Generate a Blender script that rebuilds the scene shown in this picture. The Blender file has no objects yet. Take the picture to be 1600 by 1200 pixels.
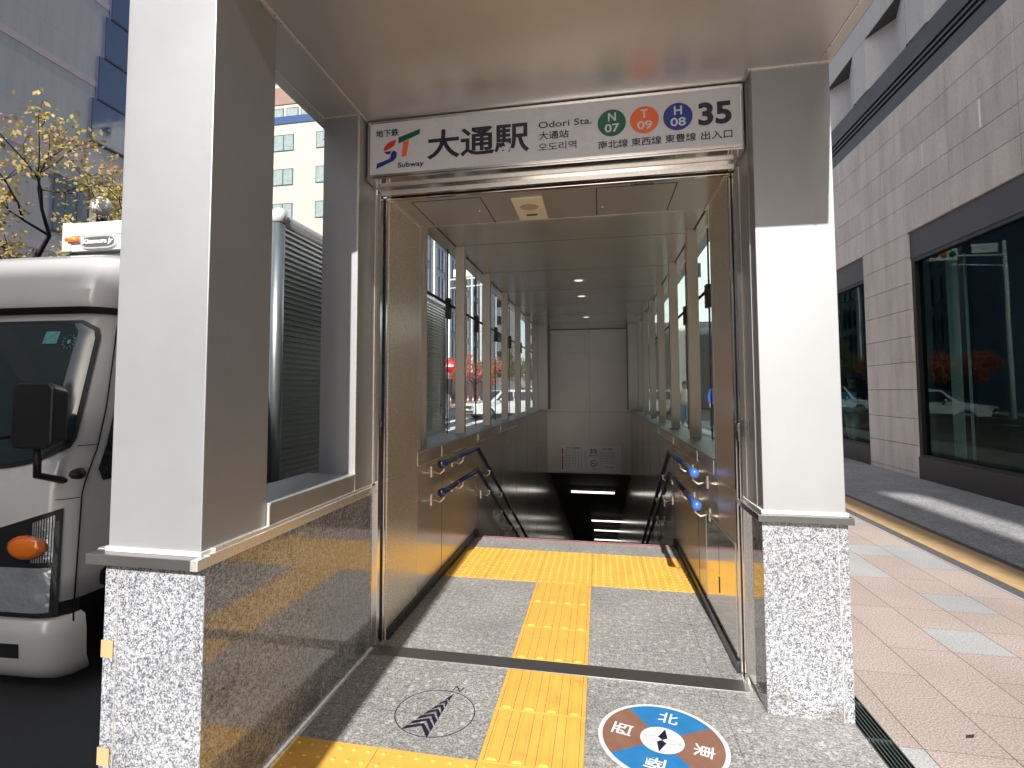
import bpy, bmesh, math, random
from mathutils import Vector, Matrix, Euler
random.seed(7)
R = math.radians
scene = bpy.context.scene
col = scene.collection

# ------------------------------------------------------------------ camera
cd = bpy.data.cameras.new('camera')
cam = bpy.data.objects.new('camera', cd); col.objects.link(cam); scene.camera = cam
cam.location = (0, 0, 1.4)
cd.sensor_width = 36; cd.sensor_fit = 'HORIZONTAL'
cd.lens = 849.46 / 1600 * 36
cd.shift_x = (800 - 764.74) / 1600
cd.shift_y = (562.86 - 600) / 1600
cd.clip_start = 0.02; cd.clip_end = 2000
YAW, PITCH, ROLL = .2000, .0571, -.001
fwd = Vector((-math.sin(YAW)*math.cos(PITCH), math.cos(YAW)*math.cos(PITCH), math.sin(PITCH)))
rt = Vector((math.cos(YAW), math.sin(YAW), 0)); up = rt.cross(fwd)
r2 = rt*math.cos(ROLL)+up*math.sin(ROLL); u2 = up*math.cos(ROLL)-rt*math.sin(ROLL)
M3 = Matrix((r2, u2, -fwd)).transposed()
cam.rotation_euler = M3.to_euler()

# ------------------------------------------------------------------ world and sun
SUN = Vector((.031, -1, .6536)).normalized()
world = bpy.data.worlds.new("World"); scene.world = world; world.use_nodes = True
wn = world.node_tree; wn.nodes.clear()
sky = wn.nodes.new('ShaderNodeTexSky'); sky.sky_type = 'NISHITA'; sky.sun_disc = False
sky.sun_elevation = math.asin(SUN.z); sky.sun_rotation = math.atan2(SUN.x, SUN.y)
sky.air_density = 1.0; sky.dust_density = 2.0; sky.ozone_density = .6; sky.altitude = 20
bg = wn.nodes.new('ShaderNodeBackground'); bg.inputs[1].default_value = .108
wo = wn.nodes.new('ShaderNodeOutputWorld')
hs = wn.nodes.new('ShaderNodeHueSaturation'); hs.inputs['Saturation'].default_value = .62
wn.links.new(sky.outputs[0], hs.inputs['Color']); wn.links.new(hs.outputs[0], bg.inputs[0]); wn.links.new(bg.outputs[0], wo.inputs[0])
sl = bpy.data.lights.new('sun', 'SUN'); sl.energy = 3.7; sl.angle = R(.5); sl.color = (1, .978, .94)
so = bpy.data.objects.new('sun', sl); col.objects.link(so); so.location = SUN*30
so.rotation_euler = SUN.to_track_quat('Z', 'Y').to_euler()
scene.view_settings.view_transform = 'Standard'; scene.view_settings.look = 'None'
scene.view_settings.gamma = 1; scene.view_settings.exposure = 1.05
scene.cycles.max_bounces = 9; scene.cycles.transparent_max_bounces = 16
scene.cycles.glossy_bounces = 6; scene.cycles.diffuse_bounces = 5
scene.cycles.sample_clamp_indirect = 6; scene.cycles.use_denoising = True
scene.cycles.caustics_reflective = True; scene.cycles.blur_glossy = .6

# ------------------------------------------------------------------ materials
def nt(name):
    m = bpy.data.materials.new(name); m.use_nodes = True
    n = m.node_tree; n.nodes.clear()
    o = n.nodes.new('ShaderNodeOutputMaterial'); b = n.nodes.new('ShaderNodeBsdfPrincipled')
    n.links.new(b.outputs[0], o.inputs[0])
    return m, n, b, o
def N(n, t, **k):
    x = n.nodes.new('ShaderNode'+t)
    for a, v in k.items():
        if a == 'inp':
            for i, w in v.items(): x.inputs[i].default_value = w
        else: setattr(x, a, v)
    return x
def c4(c): return (c[0], c[1], c[2], 1)
def plain(name, c, rough=.5, metal=0, spec=.5, vary=.08, vscale=3., bump=0, bscale=200., coat=0, emit=None):
    m, n, b, o = nt(name)
    tc = N(n, 'TexCoord')
    no = N(n, 'TexNoise', inp={'Scale': vscale, 'Detail': 6, 'Roughness': .6}); n.links.new(tc.outputs['Object'], no.inputs['Vector'])
    mr = N(n, 'MapRange', inp={1: .3, 2: .7, 3: 1-vary, 4: 1+vary}); n.links.new(no.outputs[0], mr.inputs[0])
    mx = N(n, 'VectorMath', operation='SCALE'); mx.inputs[0].default_value = c; n.links.new(mr.outputs[0], mx.inputs['Scale'])
    n.links.new(mx.outputs[0], b.inputs['Base Color'])
    mr2 = N(n, 'MapRange', inp={1: .3, 2: .7, 3: max(0, rough-.06), 4: rough+.06}); n.links.new(no.outputs[0], mr2.inputs[0]); n.links.new(mr2.outputs[0], b.inputs['Roughness'])
    b.inputs['Metallic'].default_value = metal; b.inputs['Specular IOR Level'].default_value = spec
    b.inputs['Coat Weight'].default_value = coat; b.inputs['Coat Roughness'].default_value = .05
    if bump:
        n2 = N(n, 'TexNoise', inp={'Scale': bscale, 'Detail': 3}); n.links.new(tc.outputs['Object'], n2.inputs['Vector'])
        bp = N(n, 'Bump', inp={'Strength': bump, 'Distance': .004}); n.links.new(n2.outputs[0], bp.inputs['Height']); n.links.new(bp.outputs[0], b.inputs['Normal'])
    if emit:
        b.inputs['Emission Color'].default_value = c4(emit[0]); b.inputs['Emission Strength'].default_value = emit[1]
    return m
def granite(name, light, dark, mid, scale=85., rough=.3, lo=.44, hi=.54, joints=None, contrast_spots=.35, coat=0., dirt=0.):
    m, n, b, o = nt(name)
    tc = N(n, 'TexCoord')
    n1 = N(n, 'TexNoise', inp={'Scale': scale, 'Detail': 4, 'Roughness': .62, 'Distortion': .6}); n.links.new(tc.outputs['Object'], n1.inputs['Vector'])
    r1 = N(n, 'ValToRGB'); cr = r1.color_ramp; cr.elements[0].position = lo; cr.elements[0].color = c4(dark); cr.elements[1].position = hi; cr.elements[1].color = c4(light)
    e = cr.elements.new((lo+hi)/2); e.color = c4(mid)
    nb = N(n, 'TexNoise', inp={'Scale': scale*.3, 'Detail': 3, 'Roughness': .5}); n.links.new(tc.outputs['Object'], nb.inputs['Vector'])
    nm_ = N(n, 'Math', operation='MULTIPLY_ADD', inp={1: .30, 2: -.15}); n.links.new(nb.outputs[0], nm_.inputs[0])
    na = N(n, 'Math', operation='ADD'); n.links.new(n1.outputs[0], na.inputs[0]); n.links.new(nm_.outputs[0], na.inputs[1])
    n.links.new(na.outputs[0], r1.inputs[0])
    v = N(n, 'TexVoronoi', inp={'Scale': scale*.26, 'Randomness': 1}); n.links.new(tc.outputs['Object'], v.inputs['Vector'])
    nd = N(n, 'TexNoise', inp={'Scale': scale*.5, 'Detail': 3}); n.links.new(tc.outputs['Object'], nd.inputs['Vector'])
    ad = N(n, 'MixRGB', blend_type='ADD', inp={0: .03}); n.links.new(tc.outputs['Object'], ad.inputs[1]); n.links.new(nd.outputs['Color'], ad.inputs[2]); n.links.new(ad.outputs[0], v.inputs['Vector'])
    lt = N(n, 'MapRange', inp={1: .34, 2: .26, 3: 0, 4: 1}); n.links.new(v.outputs['Distance'], lt.inputs[0])
    sc = N(n, 'SeparateColor'); n.links.new(v.outputs['Color'], sc.inputs[0])
    gt = N(n, 'Math', operation='GREATER_THAN', inp={1: 1-contrast_spots}); n.links.new(sc.outputs[0], gt.inputs[0])
    mu = N(n, 'Math', operation='MULTIPLY'); n.links.new(lt.outputs[0], mu.inputs[0]); n.links.new(gt.outputs[0], mu.inputs[1])
    mul2 = N(n, 'Math', operation='MULTIPLY', inp={1: .85}); n.links.new(mu.outputs[0], mul2.inputs[0])
    mx = N(n, 'MixRGB'); n.links.new(mul2.outputs[0], mx.inputs[0]); n.links.new(r1.outputs[0], mx.inputs[1]); mx.inputs[2].default_value = c4(light)
    big = N(n, 'TexNoise', inp={'Scale': 2.2, 'Detail': 5}); n.links.new(tc.outputs['Object'], big.inputs['Vector'])
    bm = N(n, 'MapRange', inp={1: .3, 2: .7, 3: .84, 4: 1.12}); n.links.new(big.outputs[0], bm.inputs[0])
    vm = N(n, 'VectorMath', operation='SCALE'); n.links.new(mx.outputs[0], vm.inputs[0]); n.links.new(bm.outputs[0], vm.inputs['Scale'])
    last = vm.outputs[0]
    if dirt:
        g = N(n, 'NewGeometry'); sp = N(n, 'SeparateXYZ'); n.links.new(g.outputs['Position'], sp.inputs[0])
        dm = N(n, 'MapRange', inp={1: .03, 2: .3, 3: 1, 4: 0}); n.links.new(sp.outputs[2], dm.inputs[0])
        nn = N(n, 'TexNoise', inp={'Scale': 9, 'Detail': 5}); n.links.new(tc.outputs['Object'], nn.inputs['Vector'])
        nm = N(n, 'MapRange', inp={1: .45, 2: .65, 3: 0, 4: dirt}); n.links.new(nn.outputs[0], nm.inputs[0])
        mm = N(n, 'Math', operation='MULTIPLY'); n.links.new(dm.outputs[0], mm.inputs[0]); n.links.new(nm.outputs[0], mm.inputs[1])
        dx = N(n, 'MixRGB'); n.links.new(mm.outputs[0], dx.inputs[0]); n.links.new(last, dx.inputs[1]); dx.inputs[2].default_value = (.09, .07, .04, 1)
        last = dx.outputs[0]
    if joints:
        last = joint_mask(n, last, joints)
    n.links.new(last, b.inputs['Base Color'])
    b.inputs['Roughness'].default_value = rough; b.inputs['Coat Weight'].default_value = coat; b.inputs['Coat Roughness'].default_value = .04
    bp = N(n, 'Bump', inp={'Strength': .12, 'Distance': .002}); n.links.new(n1.outputs[0], bp.inputs['Height'])
    if rough > .3: n.links.new(bp.outputs[0], b.inputs['Normal'])
    return m
def line(n, src, period, off, w):
    a = N(n, 'Math', operation='SUBTRACT', inp={1: off}); n.links.new(src, a.inputs[0])
    d = N(n, 'Math', operation='DIVIDE', inp={1: period}); n.links.new(a.outputs[0], d.inputs[0])
    f = N(n, 'Math', operation='FRACT'); n.links.new(d.outputs[0], f.inputs[0])
    h = N(n, 'Math', operation='SUBTRACT', inp={1: .5}); n.links.new(f.outputs[0], h.inputs[0])
    ab = N(n, 'Math', operation='ABSOLUTE'); n.links.new(h.outputs[0], ab.inputs[0])
    g = N(n, 'Math', operation='GREATER_THAN', inp={1: .5-w/period/2}); n.links.new(ab.outputs[0], g.inputs[0])
    return g.outputs[0]
def joint_mask(n, colr, J):
    g = N(n, 'NewGeometry'); sp = N(n, 'SeparateXYZ'); n.links.new(g.outputs['Position'], sp.inputs[0])
    outs = [line(n, sp.outputs[ax], p, o_, J.get('w', .004)) for ax, p, o_ in J['lines']]
    cur = outs[0]
    for q in outs[1:]:
        mm = N(n, 'Math', operation='MAXIMUM'); n.links.new(cur, mm.inputs[0]); n.links.new(q, mm.inputs[1]); cur = mm.outputs[0]
    dx = N(n, 'MixRGB'); sc_ = N(n, 'Math', operation='MULTIPLY', inp={1: J.get('k', .7)}); n.links.new(cur, sc_.inputs[0])
    n.links.new(sc_.outputs[0], dx.inputs[0]); n.links.new(colr, dx.inputs[1]); dx.inputs[2].default_value = c4(J.get('c', (.05, .045, .04)))
    return dx.outputs[0]
def steel(name, c, rough, metal=.85, aniso=0., streak=.05, bump=.015):
    m, n, b, o = nt(name)
    tc = N(n, 'TexCoord'); mp = N(n, 'Mapping'); mp.inputs['Scale'].default_value = (1, 1, 14)
    n.links.new(tc.outputs['Object'], mp.inputs[0])
    no = N(n, 'TexNoise', inp={'Scale': 1.6, 'Detail': 5, 'Roughness': .6}); n.links.new(tc.outputs['Object'], no.inputs['Vector'])
    f = N(n, 'TexNoise', inp={'Scale': 60, 'Detail': 4}); n.links.new(mp.outputs[0], f.inputs['Vector'])
    a = N(n, 'MapRange', inp={1: .3, 2: .7, 3: 1-streak, 4: 1+streak}); n.links.new(no.outputs[0], a.inputs[0])
    mx = N(n, 'VectorMath', operation='SCALE'); mx.inputs[0].default_value = c; n.links.new(a.outputs[0], mx.inputs['Scale'])
    n.links.new(mx.outputs[0], b.inputs['Base Color'])
    ra = N(n, 'MapRange', inp={1: .3, 2: .7, 3: rough*.86, 4: rough*1.15}); n.links.new(f.outputs[0], ra.inputs[0]); n.links.new(ra.outputs[0], b.inputs['Roughness'])
    b.inputs['Metallic'].default_value = metal
    bp = N(n, 'Bump', inp={'Strength': bump, 'Distance': .05}); n.links.new(no.outputs[0], bp.inputs['Height']); n.links.new(bp.outputs[0], b.inputs['Normal'])
    return m
def glass(name, tint, ior=1.5, rough=.0, wob=.0, refl=(1, 1, 1)):
    m, n, b, o = nt(name); n.nodes.remove(b)
    tr = N(n, 'BsdfTransparent'); tr.inputs[0].default_value = c4(tint)
    gl = N(n, 'BsdfGlossy'); gl.inputs['Roughness'].default_value = rough; gl.inputs[0].default_value = c4(refl)
    fr = N(n, 'Fresnel', inp={'IOR': ior}); mx = N(n, 'MixShader')
    gg = N(n, 'NewGeometry'); iv = N(n, 'Math', operation='SUBTRACT', inp={0: 1.0}); n.links.new(gg.outputs['Backfacing'], iv.inputs[1])
    ml = N(n, 'Math', operation='MULTIPLY'); n.links.new(fr.outputs[0], ml.inputs[0]); n.links.new(iv.outputs[0], ml.inputs[1])
    n.links.new(ml.outputs[0], mx.inputs[0]); n.links.new(tr.outputs[0], mx.inputs[1]); n.links.new(gl.outputs[0], mx.inputs[2]); n.links.new(mx.outputs[0], o.inputs[0])
    if wob:
        tc = N(n, 'TexCoord'); no = N(n, 'TexNoise', inp={'Scale': .9, 'Detail': 1}); n.links.new(tc.outputs['Object'], no.inputs['Vector'])
        bp = N(n, 'Bump', inp={'Strength': wob, 'Distance': .05}); n.links.new(no.outputs[0], bp.inputs['Height'])
        n.links.new(bp.outputs[0], gl.inputs['Normal'])
    return m
def leafmat(name, cols, trans=.4):
    m, n, b, o = nt(name)
    g = N(n, 'NewGeometry'); r = N(n, 'ValToRGB'); cr = r.color_ramp
    cr.elements[0].color = c4(cols[0]); cr.elements[1].color = c4(cols[-1])
    for i, c in enumerate(cols[1:-1]): e = cr.elements.new((i+1)/(len(cols)-1)); e.color = c4(c)
    n.links.new(g.outputs['Random Per Island'], r.inputs[0]); n.links.new(r.outputs[0], b.inputs['Base Color'])
    b.inputs['Roughness'].default_value = .6
    t = N(n, 'BsdfTranslucent'); n.links.new(r.outputs[0], t.inputs[0]); mx = N(n, 'MixShader', inp={0: trans})
    n.links.new(b.outputs[0], mx.inputs[1]); n.links.new(t.outputs[0], mx.inputs[2]); n.links.new(mx.outputs[0], o.inputs[0])
    return m
def wallmat(name, c, J=None, rough=.7, stain=.18, vary=.06, streaks=True):
    m, n, b, o = nt(name)
    tc = N(n, 'TexCoord'); mp = N(n, 'Mapping'); mp.inputs['Scale'].default_value = (2.2, 2.2, .35); n.links.new(tc.outputs['Object'], mp.inputs[0])
    no = N(n, 'TexNoise', inp={'Scale': 1.6, 'Detail': 7, 'Roughness': .65}); n.links.new((mp if streaks else tc).outputs[0 if streaks else 'Object'], no.inputs['Vector'])
    fi = N(n, 'TexNoise', inp={'Scale': 60, 'Detail': 4}); n.links.new(tc.outputs['Object'], fi.inputs['Vector'])
    a = N(n, 'MapRange', inp={1: .35, 2: .7, 3: 1+vary, 4: 1-stain}); n.links.new(no.outputs[0], a.inputs[0])
    a2 = N(n, 'MapRange', inp={1: .3, 2: .7, 3: 1-vary*.6, 4: 1+vary*.6}); n.links.new(fi.outputs[0], a2.inputs[0])
    mm = N(n, 'Math', operation='MULTIPLY'); n.links.new(a.outputs[0], mm.inputs[0]); n.links.new(a2.outputs[0], mm.inputs[1])
    mx = N(n, 'VectorMath', operation='SCALE'); mx.inputs[0].default_value = c; n.links.new(mm.outputs[0], mx.inputs['Scale'])
    last = mx.outputs[0]
    if J: last = joint_mask(n, last, J)
    n.links.new(last, b.inputs['Base Color']); b.inputs['Roughness'].default_value = rough
    bp = N(n, 'Bump', inp={'Strength': .15, 'Distance': .003}); n.links.new(fi.outputs[0], bp.inputs['Height']); n.links.new(bp.outputs[0], b.inputs['Normal'])
    return m

M = {}
M['panel'] = steel('satin metal panel', (.365, .365, .37), .46, .42, streak=.07)
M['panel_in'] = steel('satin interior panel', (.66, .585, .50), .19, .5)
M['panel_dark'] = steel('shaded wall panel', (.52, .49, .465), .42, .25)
M['pier'] = steel('satin pier panel', (.72, .63, .53), .27, .45)
M['mullion'] = plain('pale enamel', (.66, .60, .54), .4, vary=.03)
M['trim'] = steel('pale trim', (.80, .76, .70), .3, .6)
M['soffit'] = steel('soffit panel', (.66, .625, .595), .36, .75, bump=.02)
M['ceiling'] = steel('ceiling panel', (.64, .60, .56), .22, .5, bump=.02)
M['mirror_steel'] = steel('polished steel', (.74, .70, .66), .13, 1.)
M['floor_steel'] = steel('scuffed floor steel', (.30, .29, .28), .38, .9)
M['granite_wall'] = granite('polished white granite', (.50, .50, .507), (.085, .09, .115), (.27, .28, .295), 190, .06, .41, .59, dirt=.6, coat=.5)
M['granite_floor'] = granite('flamed grey granite', (.52, .507, .487), (.15, .147, .142), (.31, .30, .288), 115, .45, .38, .64, contrast_spots=.3,
    joints={'lines': [(0, .805, .52), (1, .393, 3.125)], 'w': .0045, 'k': .5})
M['yellow'] = plain('yellow tactile tile', (.80, .45, .085), .42, vary=.09, vscale=5, bump=.25, bscale=300)
def wear(m, c, amt, sc_):
    n = m.node_tree; b = [x for x in n.nodes if x.type == 'BSDF_PRINCIPLED'][0]; src = b.inputs['Base Color'].links[0].from_socket
    tc = N(n, 'TexCoord'); no = N(n, 'TexNoise', inp={'Scale': sc_, 'Detail': 9, 'Roughness': .75}); n.links.new(tc.outputs['Object'], no.inputs['Vector'])
    mr = N(n, 'MapRange', inp={1: .54, 2: .70, 3: 0, 4: amt}); n.links.new(no.outputs[0], mr.inputs[0])
    mx = N(n, 'MixRGB'); n.links.new(mr.outputs[0], mx.inputs[0]); n.links.new(src, mx.inputs[1]); mx.inputs[2].default_value = c4(c); n.links.new(mx.outputs[0], b.inputs['Base Color'])
wear(M['yellow'], (.30, .19, .07), .55, 7.)
M['grout'] = plain('tile grout', (.22, .14, .07), .8)
M['black'] = plain('black gasket', (.012, .012, .013), .45)
M['skirt'] = plain('black skirting', (.02, .02, .022), .3)
M['cap'] = plain('dark ledge', (.15, .145, .14), .3, metal=.6, vary=.1)
M['sign_white'] = plain('sign white', (.72, .71, .74), .28, vary=.02)
M['ink'] = plain('sign ink', (.012, .012, .03), .4)
M['green'] = plain('sign green', (.0, .12, .055), .35)
M['orange'] = plain('sign orange', (.95, .17, .05), .35)
M['red'] = plain('sign red', (.72, .035, .03), .35)
M['blue'] = plain('sign blue', (.008, .035, .28), .35)
M['white'] = plain('white paint', (.80, .80, .78), .4, vary=.03)
M['glass_clear'] = glass('clear glazing', (.95, .985, .98), 1.5, wob=.02)
M['glass_green'] = glass('greenish glazing', (.84, .95, .92), 1.55, wob=.02)
M['glass_shop'] = glass('shop glazing', (.62, .75, .73), 1.5, wob=.012, refl=(.30, .42, .40))
M['rail'] = plain('blue rail grip', (.004, .010, .045), .3, coat=.3)
M['rail_end'] = plain('blue rail end', (.04, .13, .42), .3, coat=.3)
M['brown_fit'] = plain('bronze fitting', (.035, .018, .012), .4)
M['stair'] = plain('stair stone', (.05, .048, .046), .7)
M['asphalt'] = plain('asphalt', (.048, .05, .052), .85, vary=.25, vscale=1.2, bump=.6, bscale=180)
M['road_white'] = plain('road paint', (.72, .72, .70), .6, vary=.1)
M['lamp'] = plain('lit tube', (.8, .8, .75), .4, emit=((1, .97, .88), 1.1))
M['lamp_dim'] = plain('dim downlight', (.7, .7, .68), .3, emit=((1, .95, .88), .45))
M['tape'] = plain('brown tape', (.62, .33, .16), .6)
M['red_line'] = plain('red edge strip', (.40, .01, .018), .85, spec=.05)
M['rubber'] = plain('tyre rubber', (.02, .02, .02), .8)
M['truck_white'] = plain('truck enamel', (.66, .65, .645), .22, vary=.02, coat=.6)
M['alu'] = steel('aluminium box', (.62, .66, .68), .3, .8)
M['alu_dark'] = steel('weathered aluminium', (.34, .38, .39), .32, .85)
M['truck_glass'] = plain('dark windscreen', (.016, .030, .030), .04, spec=.8)
M['chrome'] = steel('lamp reflector', (.80, .80, .80), .22, .55, bump=1.5)
M['lens'] = glass('lamp lens', (.85, .88, .9), 1.6, wob=.3)
M['amber'] = plain('amber lens', (.95, .22, .02), .12, coat=1)
M['dark_plastic'] = plain('dark plastic', (.018, .018, .02), .4)
M['sticker'] = plain('teal sticker', (.10, .30, .30), .3, vary=.3, vscale=60)
wear(M['truck_white'], (.34, .31, .27), .22, 2.5)
M['bark'] = plain('bark', (.035, .024, .028), .9, bump=.5, bscale=60)
M['leaf_y'] = leafmat('yellow leaves', [(.36, .25, .05), (.52, .40, .12), (.25, .26, .06), (.60, .47, .20), (.42, .20, .08)])
M['leaf_r'] = leafmat('red leaves', [(.45, .10, .05), (.60, .20, .12), (.36, .05, .04), (.55, .26, .12)])
M['leaf_g'] = leafmat('green leaves', [(.10, .13, .03), (.20, .18, .05), (.06, .09, .03), (.28, .20, .06)])
M['skin'] = plain('skin', (.52, .30, .21), .5)
M['hair'] = plain('dark hair', (.015, .011, .009), .6)
M['cloth_white'] = plain('pale cloth', (.60, .57, .53), .8)
M['cloth_dark'] = plain('dark cloth', (.02, .02, .025), .85)
M['denim'] = plain('blue denim', (.10, .20, .36), .85)
M['cloth_blue'] = plain('bright blue cloth', (.01, .10, .62), .7)
M['bag_blue'] = plain('sky blue board', (.03, .26, .48), .4)
M['cone'] = plain('cone orange', (.80, .11, .04), .5)
M['grate'] = steel('grating steel', (.16, .20, .18), .4, .7)

# ------------------------------------------------------------------ mesh helpers
class MB:
    def __init__(s): s.v = []; s.f = []; s.m = []; s.sm = []
    def add(s, vs, fs, mi=0, smooth=False):
        b = len(s.v); s.v += [tuple(v) for v in vs]
        for f in fs: s.f.append(tuple(i+b for i in f)); s.m.append(mi); s.sm.append(smooth)
        return s
    def box(s, x0, x1, y0, y1, z0, z1, mi=0):
        return s.add([(x0,y0,z0),(x1,y0,z0),(x1,y1,z0),(x0,y1,z0),(x0,y0,z1),(x1,y0,z1),(x1,y1,z1),(x0,y1,z1)],
            [(0,3,2,1),(4,5,6,7),(0,1,5,4),(1,2,6,5),(2,3,7,6),(3,0,4,7)], mi)
    def quad(s, a, b, c, d, mi=0): return s.add([a,b,c,d], [(0,1,2,3)], mi)
    def prism(s, pts, f0, f1, mi=0, smooth=False):
        """pts 2D outline; f0/f1 map (a,b)->xyz of the two ends"""
        n = len(pts); vs = [f0(*p) for p in pts]+[f1(*p) for p in pts]
        fs = [tuple(range(n))[::-1], tuple(range(n, 2*n))]+[(i,(i+1)%n,n+(i+1)%n,n+i) for i in range(n)]
        return s.add(vs, fs, mi, smooth)
    def tube(s, path, rad, seg=8, mi=0, cap=True):
        path = [Vector(p) for p in path]; n = len(path)
        rs = rad if isinstance(rad, (list, tuple)) else [rad]*n
        vs = []; prev = None
        for i, p in enumerate(path):
            t = (path[min(i+1,n-1)]-path[max(i-1,0)]).normalized()
            if prev is None: a = t.orthogonal().normalized()
            else: a = (prev-t*prev.dot(t)).normalized()
            prev = a; b = t.cross(a)
            for k in range(seg):
                th = 2*math.pi*k/seg; vs.append(p+(a*math.cos(th)+b*math.sin(th))*rs[i])
        fs = [(i*seg+k, i*seg+(k+1)%seg, (i+1)*seg+(k+1)%seg, (i+1)*seg+k) for i in range(n-1) for k in range(seg)]
        if cap: fs += [tuple(range(seg))[::-1], tuple((n-1)*seg+k for k in range(seg))]
        return s.add(vs, fs, mi, True)
    def disc(s, c, r, h, ax='z', seg=24, mi=0, r2=None):
        r2 = r if r2 is None else r2; c = Vector(c)
        d = {'x': Vector((1,0,0)), 'y': Vector((0,1,0)), 'z': Vector((0,0,1))}[ax]
        return s.tube([c, c+d*h], [r, r2], seg, mi)
    def ball(s, c, r, seg=16, rings=10, mi=0, sc=(1,1,1)):
        vs = []; 
        for i in range(rings+1):
            ph = math.pi*i/rings
            for k in range(seg):
                th = 2*math.pi*k/seg
                vs.append((c[0]+r*sc[0]*math.sin(ph)*math.cos(th), c[1]+r*sc[1]*math.sin(ph)*math.sin(th), c[2]+r*sc[2]*math.cos(ph)))
        fs = [(i*seg+k,(i+1)*seg+k,(i+1)*seg+(k+1)%seg,i*seg+(k+1)%seg) for i in range(rings) for k in range(seg)]
        return s.add(vs, fs, mi, True)
    def build(s, name, mats, parent=None, bevel=0, rel=True, merge=False):
        off = WLOC.get(parent.name, Vector()) if (parent is not None and rel) else Vector()
        me = bpy.data.meshes.new(name); me.from_pydata([tuple(Vector(v)-off) for v in s.v], [], s.f)
        if not isinstance(mats, (list, tuple)): mats = [mats]
        for m in mats: me.materials.append(M[m] if isinstance(m, str) else m)
        for p, mi, sm in zip(me.polygons, s.m, s.sm): p.material_index = mi; p.use_smooth = sm
        if merge:
            bm = bmesh.new(); bm.from_mesh(me); bmesh.ops.remove_doubles(bm, verts=bm.verts, dist=1e-5)
            bmesh.ops.recalc_face_normals(bm, faces=bm.faces); bm.to_mesh(me); bm.free()
        me.update()
        o = bpy.data.objects.new(name, me); col.objects.link(o)
        if parent is not None: o.parent = parent; WLOC[o.name] = off
        if bevel:
            b = o.modifiers.new('bevel', 'BEVEL'); b.width = bevel; b.segments = 2; b.limit_method = 'ANGLE'; b.angle_limit = R(40)
            b.harden_normals = False
        return o
WLOC = {}
def tag(o, label=None, cat=None, group=None, kind=None):
    if label: o['label'] = label
    if cat: o['category'] = cat
    if group: o['group'] = group
    if kind: o['kind'] = kind
    return o
def empty(name, loc, label, cat, group=None, rz=0, ):
    o = bpy.data.objects.new(name, None); col.objects.link(o); o.location = loc; o.rotation_euler = (0, 0, rz)
    o.empty_display_size = .2; WLOC[o.name] = Vector(loc) if rz == 0 else Vector()
    return tag(o, label, cat, group)
def copy_tree(o, parent=None):
    c = o.copy(); col.objects.link(c); c.parent = parent
    for ch in list(o.children): copy_tree(ch, c)
    return c
def struct(name, mb, mat, **k):
    o = mb.build(name, mat, **k); o['kind'] = 'structure'; return o
def BX(name, mat, parent, *b, bevel=.002):
    return MB().box(*b).build(name, mat, parent, bevel)
def text_mesh(txt, bold=0.0, res=4):
    c = bpy.data.curves.new('t', 'FONT'); c.body = txt; c.size = 1; c.offset = bold; c.resolution_u = res; c.extrude = 0
    o = bpy.data.objects.new('t', c); col.objects.link(o)
    dg = bpy.context.evaluated_depsgraph_get(); dg.update()
    me = bpy.data.meshes.new_from_object(o.evaluated_get(dg)); bpy.data.objects.remove(o)
    return [tuple(v.co) for v in me.vertices], [tuple(p.vertices) for p in me.polygons]
def text_in(mb, txt, rect, fn, bold=0, mi=0, keep=False):
    """glyph outlines fitted into rect (a0,b0,a1,b1) of a surface; fn maps (a,b)->xyz"""
    vs, fs = text_mesh(txt, bold)
    if not vs: return
    x0 = min(v[0] for v in vs); x1 = max(v[0] for v in vs); y0 = min(v[1] for v in vs); y1 = max(v[1] for v in vs)
    a0, b0, a1, b1 = rect
    mb.add([fn(a0+(v[0]-x0)/(x1-x0)*(a1-a0), b0+(v[1]-y0)/(y1-y0)*(b1-b0)) for v in vs], fs, mi)
def poly_on(mb, pts, fn, mi=0): mb.add([fn(*p) for p in pts], [tuple(range(len(pts)))], mi)

# ================================================================== THE ENTRANCE BUILDING
ent = empty('subway_entrance', (-.27, 2.9, 0), 'silver metal and granite subway entrance building with canopy over descending stairs', 'subway entrance')
ZS = 2.887; CX0, CX1 = -1.24, .697
def P(name, mat, *b, bevel=.002, par=None): return BX(name, mat, par or ent, *b, bevel=bevel)
# left front pillar
P('granite_base', 'granite_wall', -1.615, -1.24, 1.551, 2.865, -.12, .838, bevel=.003)
gj = MB().box(-1.563, -1.559, 1.5485, 1.5515, -.1, .838).box(-1.563, -1.559, 1.5485, 1.5515, 0, .01); gj.build('stone_joint', 'trim', ent)
P('ledge', 'cap', -1.655, -1.262, 1.512, 1.565, .838, .872)
mb = MB().box(-1.665, -1.236, 1.565, 2.878, .838, .875); mb.build('ledge', 'trim', ent, .002)
MB().box(-1.262, -1.236, 1.512, 1.565, .838, .872).build('ledge', 'trim', ent, .002)
P('flashing', 'white', -1.618, -1.254, 1.548, 1.60, .872, .886)
P('flashing', 'trim', -1.27, -1.243, 1.60, 2.862, .875, .888)
P('pillar_cladding', 'panel', -1.612, -1.26, 1.556, 1.903, .886, ZS, bevel=.003)
P('under_window_panel', 'panel', -1.50, -1.249, 1.906, 2.647, .888, .962)
P('pillar_cladding', 'panel', -1.455, -1.249, 2.650, 2.875, .888, ZS, bevel=.003)
P('window_sill', 'panel', -1.52, -1.245, 1.906, 2.647, .962, .972)
for y in (1.906, 2.649): P('seam_strip', 'trim', -1.256, -1.2465, y-.003, y+.003, .888, .965 if y < 2 else 2.88, bevel=0)
P('seam_strip', 'trim', -1.2485, -1.2435, 2.868, 2.876, .888, 2.575, bevel=0)
P('base_trim', 'trim', CX0, CX0+.014, 1.55, 2.86, 0, .008, bevel=.001)
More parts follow.
